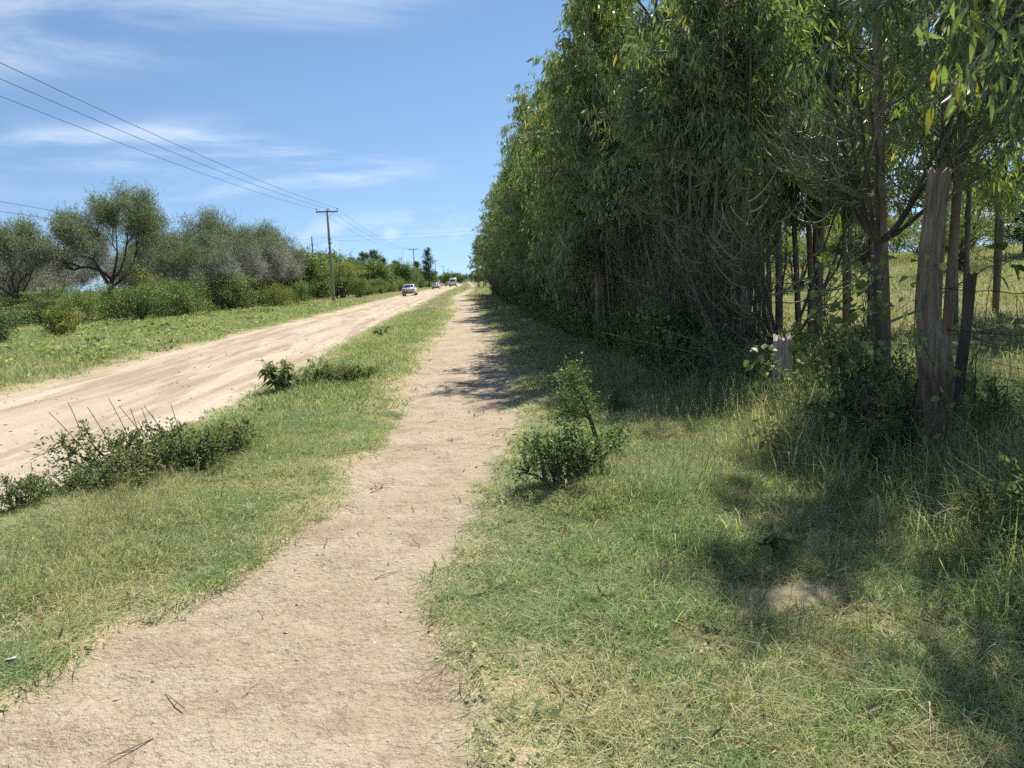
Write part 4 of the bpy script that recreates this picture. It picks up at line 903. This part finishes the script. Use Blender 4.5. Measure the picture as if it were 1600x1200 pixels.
sticks('dead_brush', 'pile of grey dead brushwood standing beside the bleached stump', (2.95, 9.0, gzf(2.95, 9.0)), [[(rr_.normal(0, .25), rr_.normal(0, .2), -.05), (rr_.normal(0, .3), rr_.normal(0, .2), .4), (rr_.normal(-.05, .45), rr_.normal(0, .3), rr_.uniform(.5, .95))] for k in range(11)], .011, 'bark', 2, 120)
sticks('dead_brush', 'tangle of dry brown stems at the foot of the twisted post', (3.1, 5.75, gzf(3.1, 5.75)), [[(rr_.normal(0, .3), rr_.normal(0, .15), -.05), (rr_.normal(0, .35), rr_.normal(0, .2), .35), (rr_.normal(-.05, .45), rr_.normal(0, .2), rr_.uniform(.4, .85))] for k in range(16)], .008, 'bark_dark', 3, 110)
sticks('dead_branch', 'bent bare branch reaching sideways from the thin post towards the field', (3.75, 6.1, gzf(3.75, 6.1)), [[(-.35, 0, 1.05), (0, 0, 1.2), (.35, -.05, 1.42), (.62, -.1, 1.52)], [(0, 0, 1.2), (.1, .1, 1.35), (.12, .15, 1.6)]], .012, 'bark', 4, 14)

# ------------------------------------------------------------------ weeds and saplings on the verge and beside the path
WB = [bush(401 + k, H=.52, Rx=.56, Ry=.44, nleaf=1300, ll=.046, lw=.02, mat='weed', blobs=15, low=.02, stems=16) for k in range(3)]
for k, (x, y, s, lab) in enumerate([(-3.2, 6.35, .7, 'dark weed clump between the lowest one and the stalks'), (-2.45, 7.0, .8, 'dark weed clump nearest the footpath at the upper end of the patch'), (-3.5, 6.0, .62, 'low dark weed clump where the verge meets the road, lowest in its patch'), (-3.05, 6.75, 1.0, 'thick dark weed clump on the verge with dry stalks rising from it'), (-2.65, 7.15, 1.12, 'tall bushy dark weed clump in the middle of the verge patch'), (-2.3, 7.5, .85, 'smaller dark weed clump closing the verge patch towards the footpath'), (-2.85, 6.5, .8, 'dark weed clump facing the footpath in front of the dry stalks')]):
    put_tree('weed_clump', WB[k % 3], lab, 'weed', (x, y, gzf(x, y)), k * 1.3, (s * 1.15, s, s * (.68 + .08 * (k % 4))), None)
for k, (x, y, s, lab) in enumerate([(-2.72, 12.35, .8, 'low spreading scrub linking the broad leaved weeds at the road edge'), (-2.25, 12.8, .9, 'low spreading scrub in the middle of the far verge patch'), (-1.75, 13.1, .7, 'low spreading scrub at the footpath end of the far verge patch')]):
    put_tree('weed_clump', WB[(k + 1) % 3], lab, 'weed', (x, y, gzf(x, y)), k * 1.9, (s * 1.1, s, s * .7), None)
def stalks(loc, n, seed):
    r = np.random.RandomState(seed); t = thing('dry_stalks', 'bare brown seed stalks leaning over the road from the weed patch', 'weed', loc)
    for k in range(n):
        g = G(); b0 = np.array([r.uniform(-.45, .55), r.uniform(-.2, .4), .12]); d = np.array([r.normal(-.22, .16), r.normal(0, .1), 1.0]); u = np.linspace(0, 1, 7)[:, None]; h = r.uniform(.22, .6)
        tube(g, b0 + d * h * u + np.array([-.12, 0, 0]) * u ** 2 * h, .0042 * (1 - .35 * u[:, 0]), 5); g.build('stalk', M['bark_dark'], t, True)
stalks((-3.05, 6.75, gzf(-3.05, 6.75)), 11, 6)
def broad(label, loc, seed, n=9, L=.2, H=.5):
    r = np.random.RandomState(seed); t = thing('broadleaf_weed', label, 'weed', loc); g = G(); me = leaf_mesh('leaf', L, L * .42, M['weed'], 'lance')
    for k in range(n):
        az = r.uniform(0, 6.28); e = np.array([math.cos(az) * .22, math.sin(az) * .22, H * r.uniform(.45, 1)]); u = np.linspace(0, 1, 6)[:, None]
        q = np.array([0, 0, -.03]) + e * np.array([1, 1, 0]) * u ** 1.5 + np.array([0, 0, e[2]]) * u; tube(g, q, .008 * (1 - .6 * u[:, 0]), 5, False)
        for i in range(6):
            tt = r.uniform(.45, 1); p = np.array([np.interp(tt, u[:, 0], q[:, c]) for c in range(3)]); a = r.uniform(0, 6.28)
            leaf_obj(t, me, p, (math.cos(a), math.sin(a), r.uniform(-.7, .3)), (0, 0, 1), r.uniform(.6, 1.2))
    g.build('stem', M['weed'], t, True)
broad('broad leaved weed with drooping leaves at the very edge of the dirt road', (-2.98, 12.1, gzf(-2.98, 12.1)), 1, 16, .22, .6)
broad('weed with thinner leaves standing just past the drooping roadside weed', (-2.5, 12.7, gzf(-2.5, 12.7)), 2, 14, .16, .55)
broad('weed with leafy shoots beside the thinner one, nearer the footpath', (-2.0, 12.9, gzf(-2.0, 12.9)), 3, 12, .14, .42)
broad('single dark weed further along the grass strip by the road', (-2.6, 23.5, gzf(-2.6, 23.5)), 4, 8, .2, .45)
broad('tiny weed sprouting at the road edge between two weed patches', (-2.75, 10.0, gzf(-2.75, 10.0)), 5, 4, .09, .2)
SB = [bush(421 + k, H=.42, Rx=.34, Ry=.3, nleaf=2200, ll=.028, lw=.011, mat='bush', blobs=9, low=.02, stems=10) for k in range(2)]
def sapling():
    x, y = .93, 5.62; t = thing('thorn_sapling', 'small leaning thorn sapling with a bare dark stem beside the footpath', 'sapling', (x, y, gzf(x, y)), 0, 1.22); r = np.random.RandomState(12); wd, lf = G(), G(); P = []
    limbs = [[(.03, 0, -.05), (.0, 0, .22), (-.05, 0, .40), (-.10, .02, .55)], [(0, 0, .16), (-.14, -.02, .28), (-.3, -.02, .25), (-.42, 0, .18)], [(-.04, 0, .38), (-.14, 0, .44), (-.24, .02, .41)], [(.02, 0, .12), (.10, .02, .22), (.15, .02, .30)], [(0, 0, .1), (-.15, -.05, .18), (-.3, -.1, .1)], [(-.09, 0, .52), (-.16, .05, .6), (-.12, .08, .68)]]
    for k, s in enumerate(limbs):
        s = np.array(s, float); u = np.linspace(0, 1, 10); q = np.stack([np.interp(u, np.linspace(0, 1, len(s)), s[:, c]) for c in range(3)], 1); tube(wd, q, (.019 if k == 0 else .008) * (1 - .6 * u), 6); P.append(q[3:] if k else q[6:])
    P = np.concatenate(P); n = 2300; i = r.randint(0, len(P), n); q = P[i] + r.normal(0, .045, (n, 3)); q[:, 2] = np.abs(q[:, 2])
    leaves4(lf, q, rdir(n, r), rdir(n, r), .03 * r.uniform(.5, 1.2, n), .012 * r.uniform(.6, 1.2, n))
    wd.build('stem', M['bark_dark'], t, True); o = lf.build('foliage', M['bush'], t); o['kind'] = 'stuff'
sapling()
for k, (x, y, s, lab) in enumerate([(.62, 5.36, 1.0, 'dark scrubby weed clump spreading under the thorn sapling'), (.8, 5.5, .62, 'smaller dark scrub right against the stem of the thorn sapling'), (1.15, 8.7, .9, 'feathery green weed tuft in the sunlit grass beyond the sapling'), (1.65, 8.9, .6, 'small spiky weed at the edge of the tree shade')]):
    put_tree('weed_clump', SB[k % 2], lab, 'weed', (x, y, gzf(x, y)), k * 2.1, (s * 1.3, s * 1.1, s), None)

# ------------------------------------------------------------------ far side of the road: grove, bushes, hedge
ST = [sticks_tree(501, 9.3, 5.2, 17000, .24, .34, 6, .72, .55), sticks_tree(502, 6.8, 3.6, 9000, .18, .30, 5, .5, .6), sticks_tree(503, 8.4, 2.6, 8500, .16, .16, 4, .42, .95, 2),
      sticks_tree(504, 8.0, 2.9, 8500, .15, .14, 4, .6, .9, 3), sticks_tree(505, 7.6, 3.2, 8500, .19, .30, 6, .45, .7), sticks_tree(506, 8.6, 2.4, 8500, .14, .12, 3, .28, 1.0, 3)]
def px(x, d): return (x - 737) / 1209.0 * d          # lateral metres of something d metres along the road
GROVE = [(-24.6, 55, 0, 1.0, 'big spreading grey stick tree, tallest of the grove across the road'),
         (-29.0, 52, 1, 1.0, 'low leaning grey stick tree at the start of the grove, beside the tallest'),
         (-33.5, 60, 2, .85, 'grey stick tree behind the low leaning one at the edge of the grove'),
         (-25.8, 68, 3, .95, 'bare grey stick tree right behind the tallest tree of the grove')]
for x, y, v, s, lab in GROVE: put_tree('stick_tree', ST[v], lab, 'tree', (x, y, gzf(x, y)), 1.0 * v + .4, s, None)
r = np.random.RandomState(55)
for k, (x_, d, s) in enumerate([(275, 64, .9), (300, 70, 1.0), (330, 67, 1.02), (352, 76, 1.08), (372, 72, 1.0), (398, 78, 1.06), (412, 86, 1.12), (436, 82, 1.0), (455, 90, 1.0), (470, 98, 1.0), (318, 84, 1.05), (385, 94, 1.1), (245, 78, 1.0), (225, 90, 1.0), (120, 75, 1.0), (60, 70, .95), (15, 64, .9), (288, 88, 1.05), (345, 100, 1.1), (425, 104, 1.15), (365, 62, .8), (310, 60, .75), (262, 95, 1.1), (190, 84, 1.0), (150, 100, 1.1), (95, 92, 1.0), (35, 88, 1.05), (448, 74, .8), (405, 66, .75), (70, 58, .8)]):
    x = px(x_, d); put_tree('stick_tree', ST[2 + k % 4], 'grey upright stick tree in the close grove across the dirt road', 'tree', (x, d, gzf(x, d)), r.uniform(0, 6.28), (s * r.uniform(.85, 1.25), s * r.uniform(.85, 1.2), s * r.uniform(.82, 1.06)), 'grey stick trees in the grove')
BU = {'dark': [bush(601 + k, H=2.4, Rx=1.9, Ry=1.7, nleaf=5200, ll=.12, lw=.055, mat='bush', blobs=17, low=.02, stems=12) for k in range(3)],
      'light': [bush(611 + k, H=2.2, Rx=1.8, Ry=1.6, nleaf=5000, ll=.11, lw=.05, mat='bush_light', blobs=16, low=.02) for k in range(2)],
      'olive': [bush(621 + k, H=3.0, Rx=2.0, Ry=1.8, nleaf=4500, ll=.14, lw=.05, mat='bush_olive', blobs=14) for k in range(2)],
      'yellow': [bush(631, H=1.5, Rx=1.3, Ry=1.1, nleaf=3000, ll=.11, lw=.05, mat='bush_light', blobs=12, blossom=220)],
      'acacia': [bush(641 + k, H=4.0, Rx=3.0, Ry=2.8, nleaf=6500, ll=.16, lw=.06, mat='bush_olive', blobs=20, layered=True, stems=14) for k in range(2)],
      'tall': [bush(651 + k, H=5.2, Rx=2.6, Ry=2.5, nleaf=6000, ll=.24, lw=.12, mat='bush', blobs=16) for k in range(3)]}
def put_bush(kind, k, x, y, s, label, group=None, name='bush', sz=None, cat='bush'):
    L = BU[kind]; a = .8 + .5 * ((k * .618 + x * .37) % 1); put_tree(name, L[k % len(L)], label, cat, (x, y, gzf(x, y)), (k * 1.7 + y) % 6.28, (s * a, s / a, sz or s), group)
ONE = [('dark', 0, -18.6, 29, 1.0, 2.0, 'tall vine covered bush at the very edge of the view across the road'), ('dark', 1, -17.4, 30, .75, .6, 'low dark bush beside the vine covered one'),
       ('yellow', 0, -16.6, 33, .8, .8, 'bush dotted with yellow blossom on the far grass bank'), ('acacia', 0, -25.5, 49, .75, .62, 'flat layered thorn bush under the low leaning tree'),
       ('dark', 2, -22.5, 46, 1.0, .9, 'broad dark bush right below the tallest tree'), ('olive', 0, -21.5, 54, 1.2, 1.3, 'tall olive bush wrapped round the trunk of the tallest tree'),
       ('dark', 0, -19.6, 48, 1.1, 1.0, 'rounded dark green bush in front of the olive one'), ('dark', 1, -17.8, 51, .9, 1.1, 'bright edged green bush standing next to the rounded dark one'),
       ('olive', 1, -17.6, 61, 1.15, 1.0, 'grey green bush under the upright stick trees'), ('light', 0, -16.0, 67, 1.0, 1.0, 'light yellow green bush glowing among the dark ones'),
       ('light', 1, -18.6, 72, 1.2, 1.3, 'lime green bush behind the grey green one'), ('dark', 2, -15.8, 76, .9, .95, 'dark bush at the foot of the tall power pole'),
       ('acacia', 1, -15.2, 98, 1.25, 1.25, 'wide layered acacia bush past the tall power pole'), ('light', 0, -13.5, 108, 1.0, .8, 'small pale green bush by the layered acacia')]
for kind, k, x, y, s, sz, lab in ONE: put_bush(kind, k, x, y, s, lab, None, 'bush', sz)
for k in range(46):                                             # undergrowth of the grove
    d = r.uniform(50, 100); x = px(r.uniform(-20, 480), d) - r.uniform(0, 4)
    if x > -16.5: x = -16.5 - r.uniform(0, 3)
    put_bush(('dark', 'olive', 'dark', 'acacia', 'light')[k % 5], k, x, d, r.uniform(.45, 1.25) * (.6 if k % 5 == 3 else 1), 'bush in the undergrowth between the grey stick trees', 'undergrowth bushes of the grove')
for k in range(70):                                             # green belt along the road towards the horizon
    d = 88 + 280 * r.uniform(0, 1) ** 1.35; x = -14.5 + float(bend(d)) - abs(r.normal(0, 5.0 + d * .02)) - (3.5 if d < 125 else 0)
    put_bush('tall', k, x, d, r.uniform(.85, 1.35), 'dense dark green roadside tree in the belt beyond the power pole', 'green belt trees across the road', 'broadleaf_tree', None, 'tree')
for k in range(26):
    d = 95 + 150 * r.uniform(0, 1); x = -12.6 + float(bend(d)) - r.uniform(0, 2)
    put_bush(('dark', 'light', 'olive')[k % 3], k, x, d, r.uniform(.6, 1.0), 'roadside bush along the front of the green belt', 'bushes fronting the green belt')
CO = [conifer(701, 10.5, 2.2, 3500, .5, .16, col=True), conifer(702, 8.0, 2.6, 4500, .4, .12), conifer(703, 7.0, 1.6, 2500, .45, .14, col=True)]
put_tree('conifer', CO[0], 'tall narrow dark conifer sticking out of the green belt', 'tree', (-10.0, 218, gzf(-10, 218)), 0, (1, 1, 1.02), None)
for k in range(16):
    d = r.uniform(120, 320); x = -17 + float(bend(d)) - r.uniform(0, 12)
    put_tree('conifer', CO[2], 'thin spiky tree top rising above the green belt', 'tree', (x, d, gzf(x, d)), r.uniform(0, 6), r.uniform(.85, 1.15), 'spiky trees in the green belt')
# right field
put_bush('acacia', 0, 22.0, 33.5, .95, 'feathery layered acacia tree in the sunlit field behind the wire', None, 'acacia_tree', 1.02, 'tree')
put_bush('acacia', 1, 16.2, 37, .85, 'smaller layered acacia seen between the thin gum stems', None, 'acacia_tree', .8, 'tree')
put_tree('conifer', CO[1], 'dark dense conifer at the edge of the view above the field', 'tree', (27.2, 36.5, gzf(27.2, 36.5)), 1, (1.0, 1.0, .62), None)
for k in range(34):
    d = r.uniform(46, 70); x = d * r.uniform(.14, .78); put_bush(('olive', 'light', 'olive', 'acacia')[k % 4], k, x, d, r.uniform(.9, 1.35), 'olive green bush along the far side of the sunlit field', 'bushes along the far side of the field')
for k in range(60):
    d = r.uniform(330, 620); x = r.uniform(-60, 30); put_bush('tall', k, x, d, r.uniform(.9, 1.5), 'hazy green tree on the horizon where the road disappears', 'trees on the horizon', 'broadleaf_tree', None, 'tree')
for k in range(60):
    d = r.uniform(150, 420); x = -30 - d * r.uniform(.05, .7); put_bush('tall', k, x, d, r.uniform(.7, 1.1), 'distant green tree beyond the grove of stick trees', 'distant trees beyond the grove', 'broadleaf_tree', None, 'tree')

# ------------------------------------------------------------------ power line
def power_pole(label, x, y, H, arm=True, band=True, group=None, r0=.15, kit=False):
    t = thing('power_pole', label, 'power pole', (x, y, gzf(x, y)), 0, 1, group)
    g = G(); u = np.linspace(0, 1, 8); tube(g, np.stack([0 * u, 0 * u, -.3 + (H + .3) * u], 1), r0 * (1 - .38 * u), 10); g.build('pole', M['pole'], t, True)
    if arm:
        g = G(); box(g, (0, -.14, H - .18), (2.1, .10, .12)); g.build('crossarm', M['steel'], t)
        for q in (-.98, .12, .98):
            g = G(); tube(g, np.array([[q, -.14, H - .12], [q, -.14, H + .05]]), .012, 5); g.build('pin', M['steel'], t)
            g = G(); tube(g, np.array([[q, -.14, H + .0], [q, -.14, H + .05], [q, -.14, H + .09], [q, -.14, H + .15]]), np.array([.05, .062, .04, .03]), 8); g.build('insulator', M['ceramic'], t)
        g = G(); tube(g, np.array([[0, -.14, H - .75], [.75, -.14, H - .2]]), .014, 5); g.build('brace', M['steel'], t)
    if band:
        for z in (H * .69, H * .645):
            g = G(); tube(g, np.array([[0, 0, z - .05], [0, 0, z + .05]]), r0 * 1.02, 10); g.build('band', M['steel'], t, True)
            g = G(); tube(g, np.array([[.12, -.1, z], [.3, -.1, z]]), .045, 6); g.build('spool', M['ceramic'], t)
    if kit:
        g = G(); box(g, (0, -.12, H - 1.2), (.7, .08, .09)); g.build('crossarm', M['steel'], t)
        g = G(); box(g, (.25, -.1, H * .62), (.45, .34, .75)); tube(g, np.array([[.25, -.1, H * .62 + .37], [.25, -.1, H * .62 + .6]]), .05, 7); g.build('transformer', M['steel'], t)
    return t
LX = -12.75
POLES = [(-32, 9.2), (76, 8.75), (181, 9.2), (290, 9.2), (400, 9.2), (510, 9.2), (620, 9.2)]
for k, (y, H) in enumerate(POLES):
    if k == 0: continue
    x = LX + float(bend(y)) * (k > 1)
    power_pole('tall timber power pole with a steel crossarm beside the road, tallest in view' if k == 1 else 'second timber power pole with a crossarm, further along the road' if k == 2 else 'small far timber power pole following the road to the horizon', x, y, H, True, k == 1, None if k < 3 else 'far power poles along the road')
def wire(label, pts_list, sag, rad, group=None):
    g = G(); al = []
    for a, b in zip(pts_list[:-1], pts_list[1:]):
        u = np.linspace(0, 1, 24)[:, None]; al.append(np.array(a) * (1 - u) + np.array(b) * u - np.array([0, 0, 1.0]) * sag * 4 * u * (1 - u))
    tube(g, np.concatenate([al[0]] + [q[1:] for q in al[1:]]), rad, 5); o = g.build('power_cable', M['wire'], None, True)
    return tag(o, label, 'cable', group)
for q, lab in ((-.98, 'power cable on the road-side far end of the crossarms, outermost from the road'), (.12, 'power cable on the middle pins of the crossarms'), (.98, 'power cable on the crossarm end nearest the road')):
    pl = []
    for k, (y, H) in enumerate(POLES):
        x = LX + float(bend(y)) * (k > 1); pl.append((x + q, y - .14, gzf(x, y) + H + .1))
    wire(lab, pl, 1.35, .011)
power_pole('thinner timber pole carrying a transformer behind the tall power pole', -21.2, 112, 8.6, False, False, None, .14, True)
for q, z, lab in ((-.3, 6.9, 'upper service cable passing behind the grove'), (.3, 6.3, 'middle service cable passing behind the grove'), (0, 5.6, 'lowest service cable passing behind the grove')):
    wire(lab, [(-23 + q, 8, z), (-21.2 + q, 112, z - .1), (-20 + q, 240, z)], .5, .012)
for z, lab in ((6.25, 'upper cable crossing over the road from the bands of the tall pole'), (5.85, 'lower cable crossing over the road from the bands of the tall pole')):
    wire(lab, [(-19.5, 78, z - .05), (-12.8, 76, z), (5.0, 80, z + .35)], .12, .006)
# ------------------------------------------------------------------ vehicles
def loft(g, secs, cap=True):
    """secs: list of (y, [(x, z), ...]) closed rings"""
    n = len(secs[0][1]); V = np.array([[(x, y, z) for x, z in s] for y, s in secs]).reshape(-1, 3); m = len(secs)
    i = np.arange(m - 1)[:, None] * n; j = np.arange(n)[None, :]; k = (j + 1) % n
    f = [np.stack([i + j, i + k, i + n + k, i + n + j], -1).reshape(-1, 4)]
    if cap: f += [np.arange(n)[None, ::-1], (np.arange(n) + (m - 1) * n)[None, :]]
    g.add(V, f)
def wheel(t, x, y, rad=.3, w=.19):
    g = G(); s = 18; th = np.linspace(0, 2 * np.pi, s, endpoint=False); sg = 1 if x > 0 else -1
    tube(g, np.array([[x - w / 2, y, rad], [x - w / 2 + .02, y, rad], [x + w / 2 - .02, y, rad], [x + w / 2, y, rad]]), np.array([rad * .9, rad, rad, rad * .9]), s); o = g.build('wheel', M['rubber'], t, True)
    g = G(); tube(g, np.array([[x + sg * w * .45, y, rad], [x + sg * w * .56, y, rad]]), np.array([rad * .6, rad * .52]), 12); g.build('rim', M['steel'], o)
def sedan(label, loc, rz, paint, group=None):
    t = thing('saloon_car', label, 'car', loc, rz, 1, group)
    def ring(hw, z0, z1, tuck=.92): return [(-hw * tuck, z0), (hw * tuck, z0), (hw, z0 + .18), (hw, z1 - .18), (hw * .95, z1), (-hw * .95, z1), (-hw, z1 - .18), (-hw, z0 + .18)]
    g = G(); loft(g, [(-2.15, ring(.72, .36, .88)), (-2.05, ring(.80, .26, .95)), (-1.3, ring(.83, .22, .98)), (-.3, ring(.83, .22, .95)), (.8, ring(.83, .22, .93)), (1.7, ring(.80, .24, .84)), (2.12, ring(.70, .34, .72))]); g.build('body', paint, t)
    g = G(); loft(g, [(-1.5, [(-.72, .93), (.72, .93), (.70, .96), (-.70, .96)]), (-.85, [(-.74, .93), (.74, .93), (.57, 1.38), (-.57, 1.38)]), (.05, [(-.76, .93), (.76, .93), (.59, 1.42), (-.59, 1.42)]), (.95, [(-.74, .90), (.74, .90), (.68, .95), (-.68, .95)])]); g.build('cabin', paint, t)
    def quad(nm, v, m): g = G(); g.add(np.array(v), [np.array([[0, 1, 2, 3]])]); o = g.build(nm, m, t); md = o.modifiers.new('thick', 'SOLIDIFY'); md.thickness = .012; md.offset = 0; return o
    e = .014
    quad('rear_window', [(-.62, -1.42, .99 + e), (.62, -1.42, .99 + e), (.51, -.90, 1.345 + e), (-.51, -.90, 1.345 + e)], M['glass'])
    quad('windscreen', [(.62, .92, .97 + e), (-.62, .92, .97 + e), (-.53, .12, 1.39 + e), (.53, .12, 1.39 + e)], M['glass'])
    for s in (-1, 1):
        quad('side_window', [(s * (.735 + e), -1.05, .99), (s * (.595 + e), -.78, 1.33), (s * (.60 + e), -.12, 1.37), (s * (.752 + e), -.12, .99)], M['glass'])
        quad('side_window', [(s * (.752 + e), -.05, .99), (s * (.60 + e), -.05, 1.37), (s * (.61 + e), .15, 1.35), (s * (.735 + e), .72, .99)], M['glass'])
        g = G(); box(g, (s * .56, -2.14, .74), (.30, .06, .13)); g.build('tail_light', M['red'], t)
        g = G(); box(g, (s * .52, 2.06, .62), (.28, .08, .12)); g.build('headlight', M['amber'], t)
        g = G(); box(g, (s * .92, .55, .98), (.17, .09, .12)); g.build('mirror', paint, t)
        for y in (-1.3, 1.3): wheel(t, s * .74, y)
    g = G(); box(g, (0, -2.16, .46), (1.56, .16, .24), .96); g.build('bumper', M['trim'], t)
    g = G(); box(g, (0, 2.10, .42), (1.50, .16, .22), .96); g.build('bumper', M['trim'], t)
    g = G(); box(g, (0, -2.185, .74), (.5, .02, .11)); g.build('number_plate', M['plate'], t)
    return t
def on_road(x, y): return (x, y, float(road_z(x, y)) - .0)
sedan('white saloon car with a dark rear window driving off along the road, closest car', on_road(-7.1, 100), R(-1), M['white'])
sedan('small dusty white saloon car further along the far side of the road', on_road(-6.4, 172), R(-1), M['cream'])
sedan('pale yellow green car in front of the white van, furthest away', on_road(-5.2, 236), R(-1), M['lime'])
def van(label, loc, rz):
    t = thing('minibus', label, 'van', loc, rz)
    def ring(hw, z0, z1, tw=.92): return [(-hw * .96, z0), (hw * .96, z0), (hw, z0 + .25), (hw, 1.15), (hw * tw, z1 - .12), (hw * tw * .9, z1), (-hw * tw * .9, z1), (-hw * tw, z1 - .12), (-hw, 1.15), (-hw, z0 + .25)]
    g = G(); loft(g, [(-2.3, ring(.86, .42, 2.10)), (-2.2, ring(.90, .32, 2.24)), (0, ring(.91, .30, 2.30)), (1.2, ring(.91, .30, 2.26)), (1.75, ring(.90, .32, 1.75)), (2.3, ring(.86, .36, 1.25)), (2.4, ring(.80, .42, 1.05))]); g.build('body', M['white'], t)
    def pane(nm, c, s, m): g = G(); box(g, c, s); g.build(nm, m, t)
    pane('rear_window', (0, -2.30, 1.62), (1.30, .05, .44), M['glass'])
    g = G(); g.add(np.array([(-.74, 1.80, 1.74), (.74, 1.80, 1.74), (.70, 1.28, 2.22), (-.70, 1.28, 2.22)]), [np.array([[0, 1, 2, 3]])]); o = g.build('windscreen', M['glass'], t); md = o.modifiers.new('thick', 'SOLIDIFY'); md.thickness = .03
    pane('bumper', (0, -2.36, .48), (1.70, .16, .24), M['trim']); pane('bumper', (0, 2.40, .48), (1.64, .16, .24), M['trim']); pane('number_plate', (0, -2.335, .95), (.5, .03, .12), M['plate'])
    for s in (-1, 1):
        pane('tail_light', (s * .78, -2.31, 1.0), (.12, .06, .36), M['red']); pane('headlight', (s * .6, 2.40, .82), (.3, .06, .16), M['amber']); pane('mirror', (s * 1.05, 1.55, 1.55), (.2, .1, .28), M['trim'])
        for y0, y1 in ((-1.95, -1.0), (-.9, .0), (.1, .95)): pane('side_window', (s * .895, (y0 + y1) / 2, 1.58), (.04, y1 - y0, .46), M['glass'])
        for y in (-1.35, 1.5): wheel(t, s * .80, y, .34, .2)
    pane('roof_rack', (0, -.4, 2.40), (1.3, 2.6, .14), M['white'])
    return t
van('white minibus van with a high roof, on the near side of the road far ahead', on_road(-3.15, 205), R(-2))
# small bits in the grass
g = G(); rr2 = np.random.RandomState(3); u = np.linspace(0, 1, 8)
vv = np.stack([rr2.uniform(-.035, .035, 14), rr2.uniform(-.03, .03, 14), rr2.uniform(0, .035, 14)], 1)
g.add(vv, [np.array([[i, (i + 3) % 14, (i + 7) % 14] for i in range(14)])]); o = g.build('paper_scrap', M['scrap']); o.location = (-2.02, 3.25, gzf(-2.02, 3.25) + .02); tag(o, 'crumpled white scrap of litter in the grass by the footpath edge', 'litter')
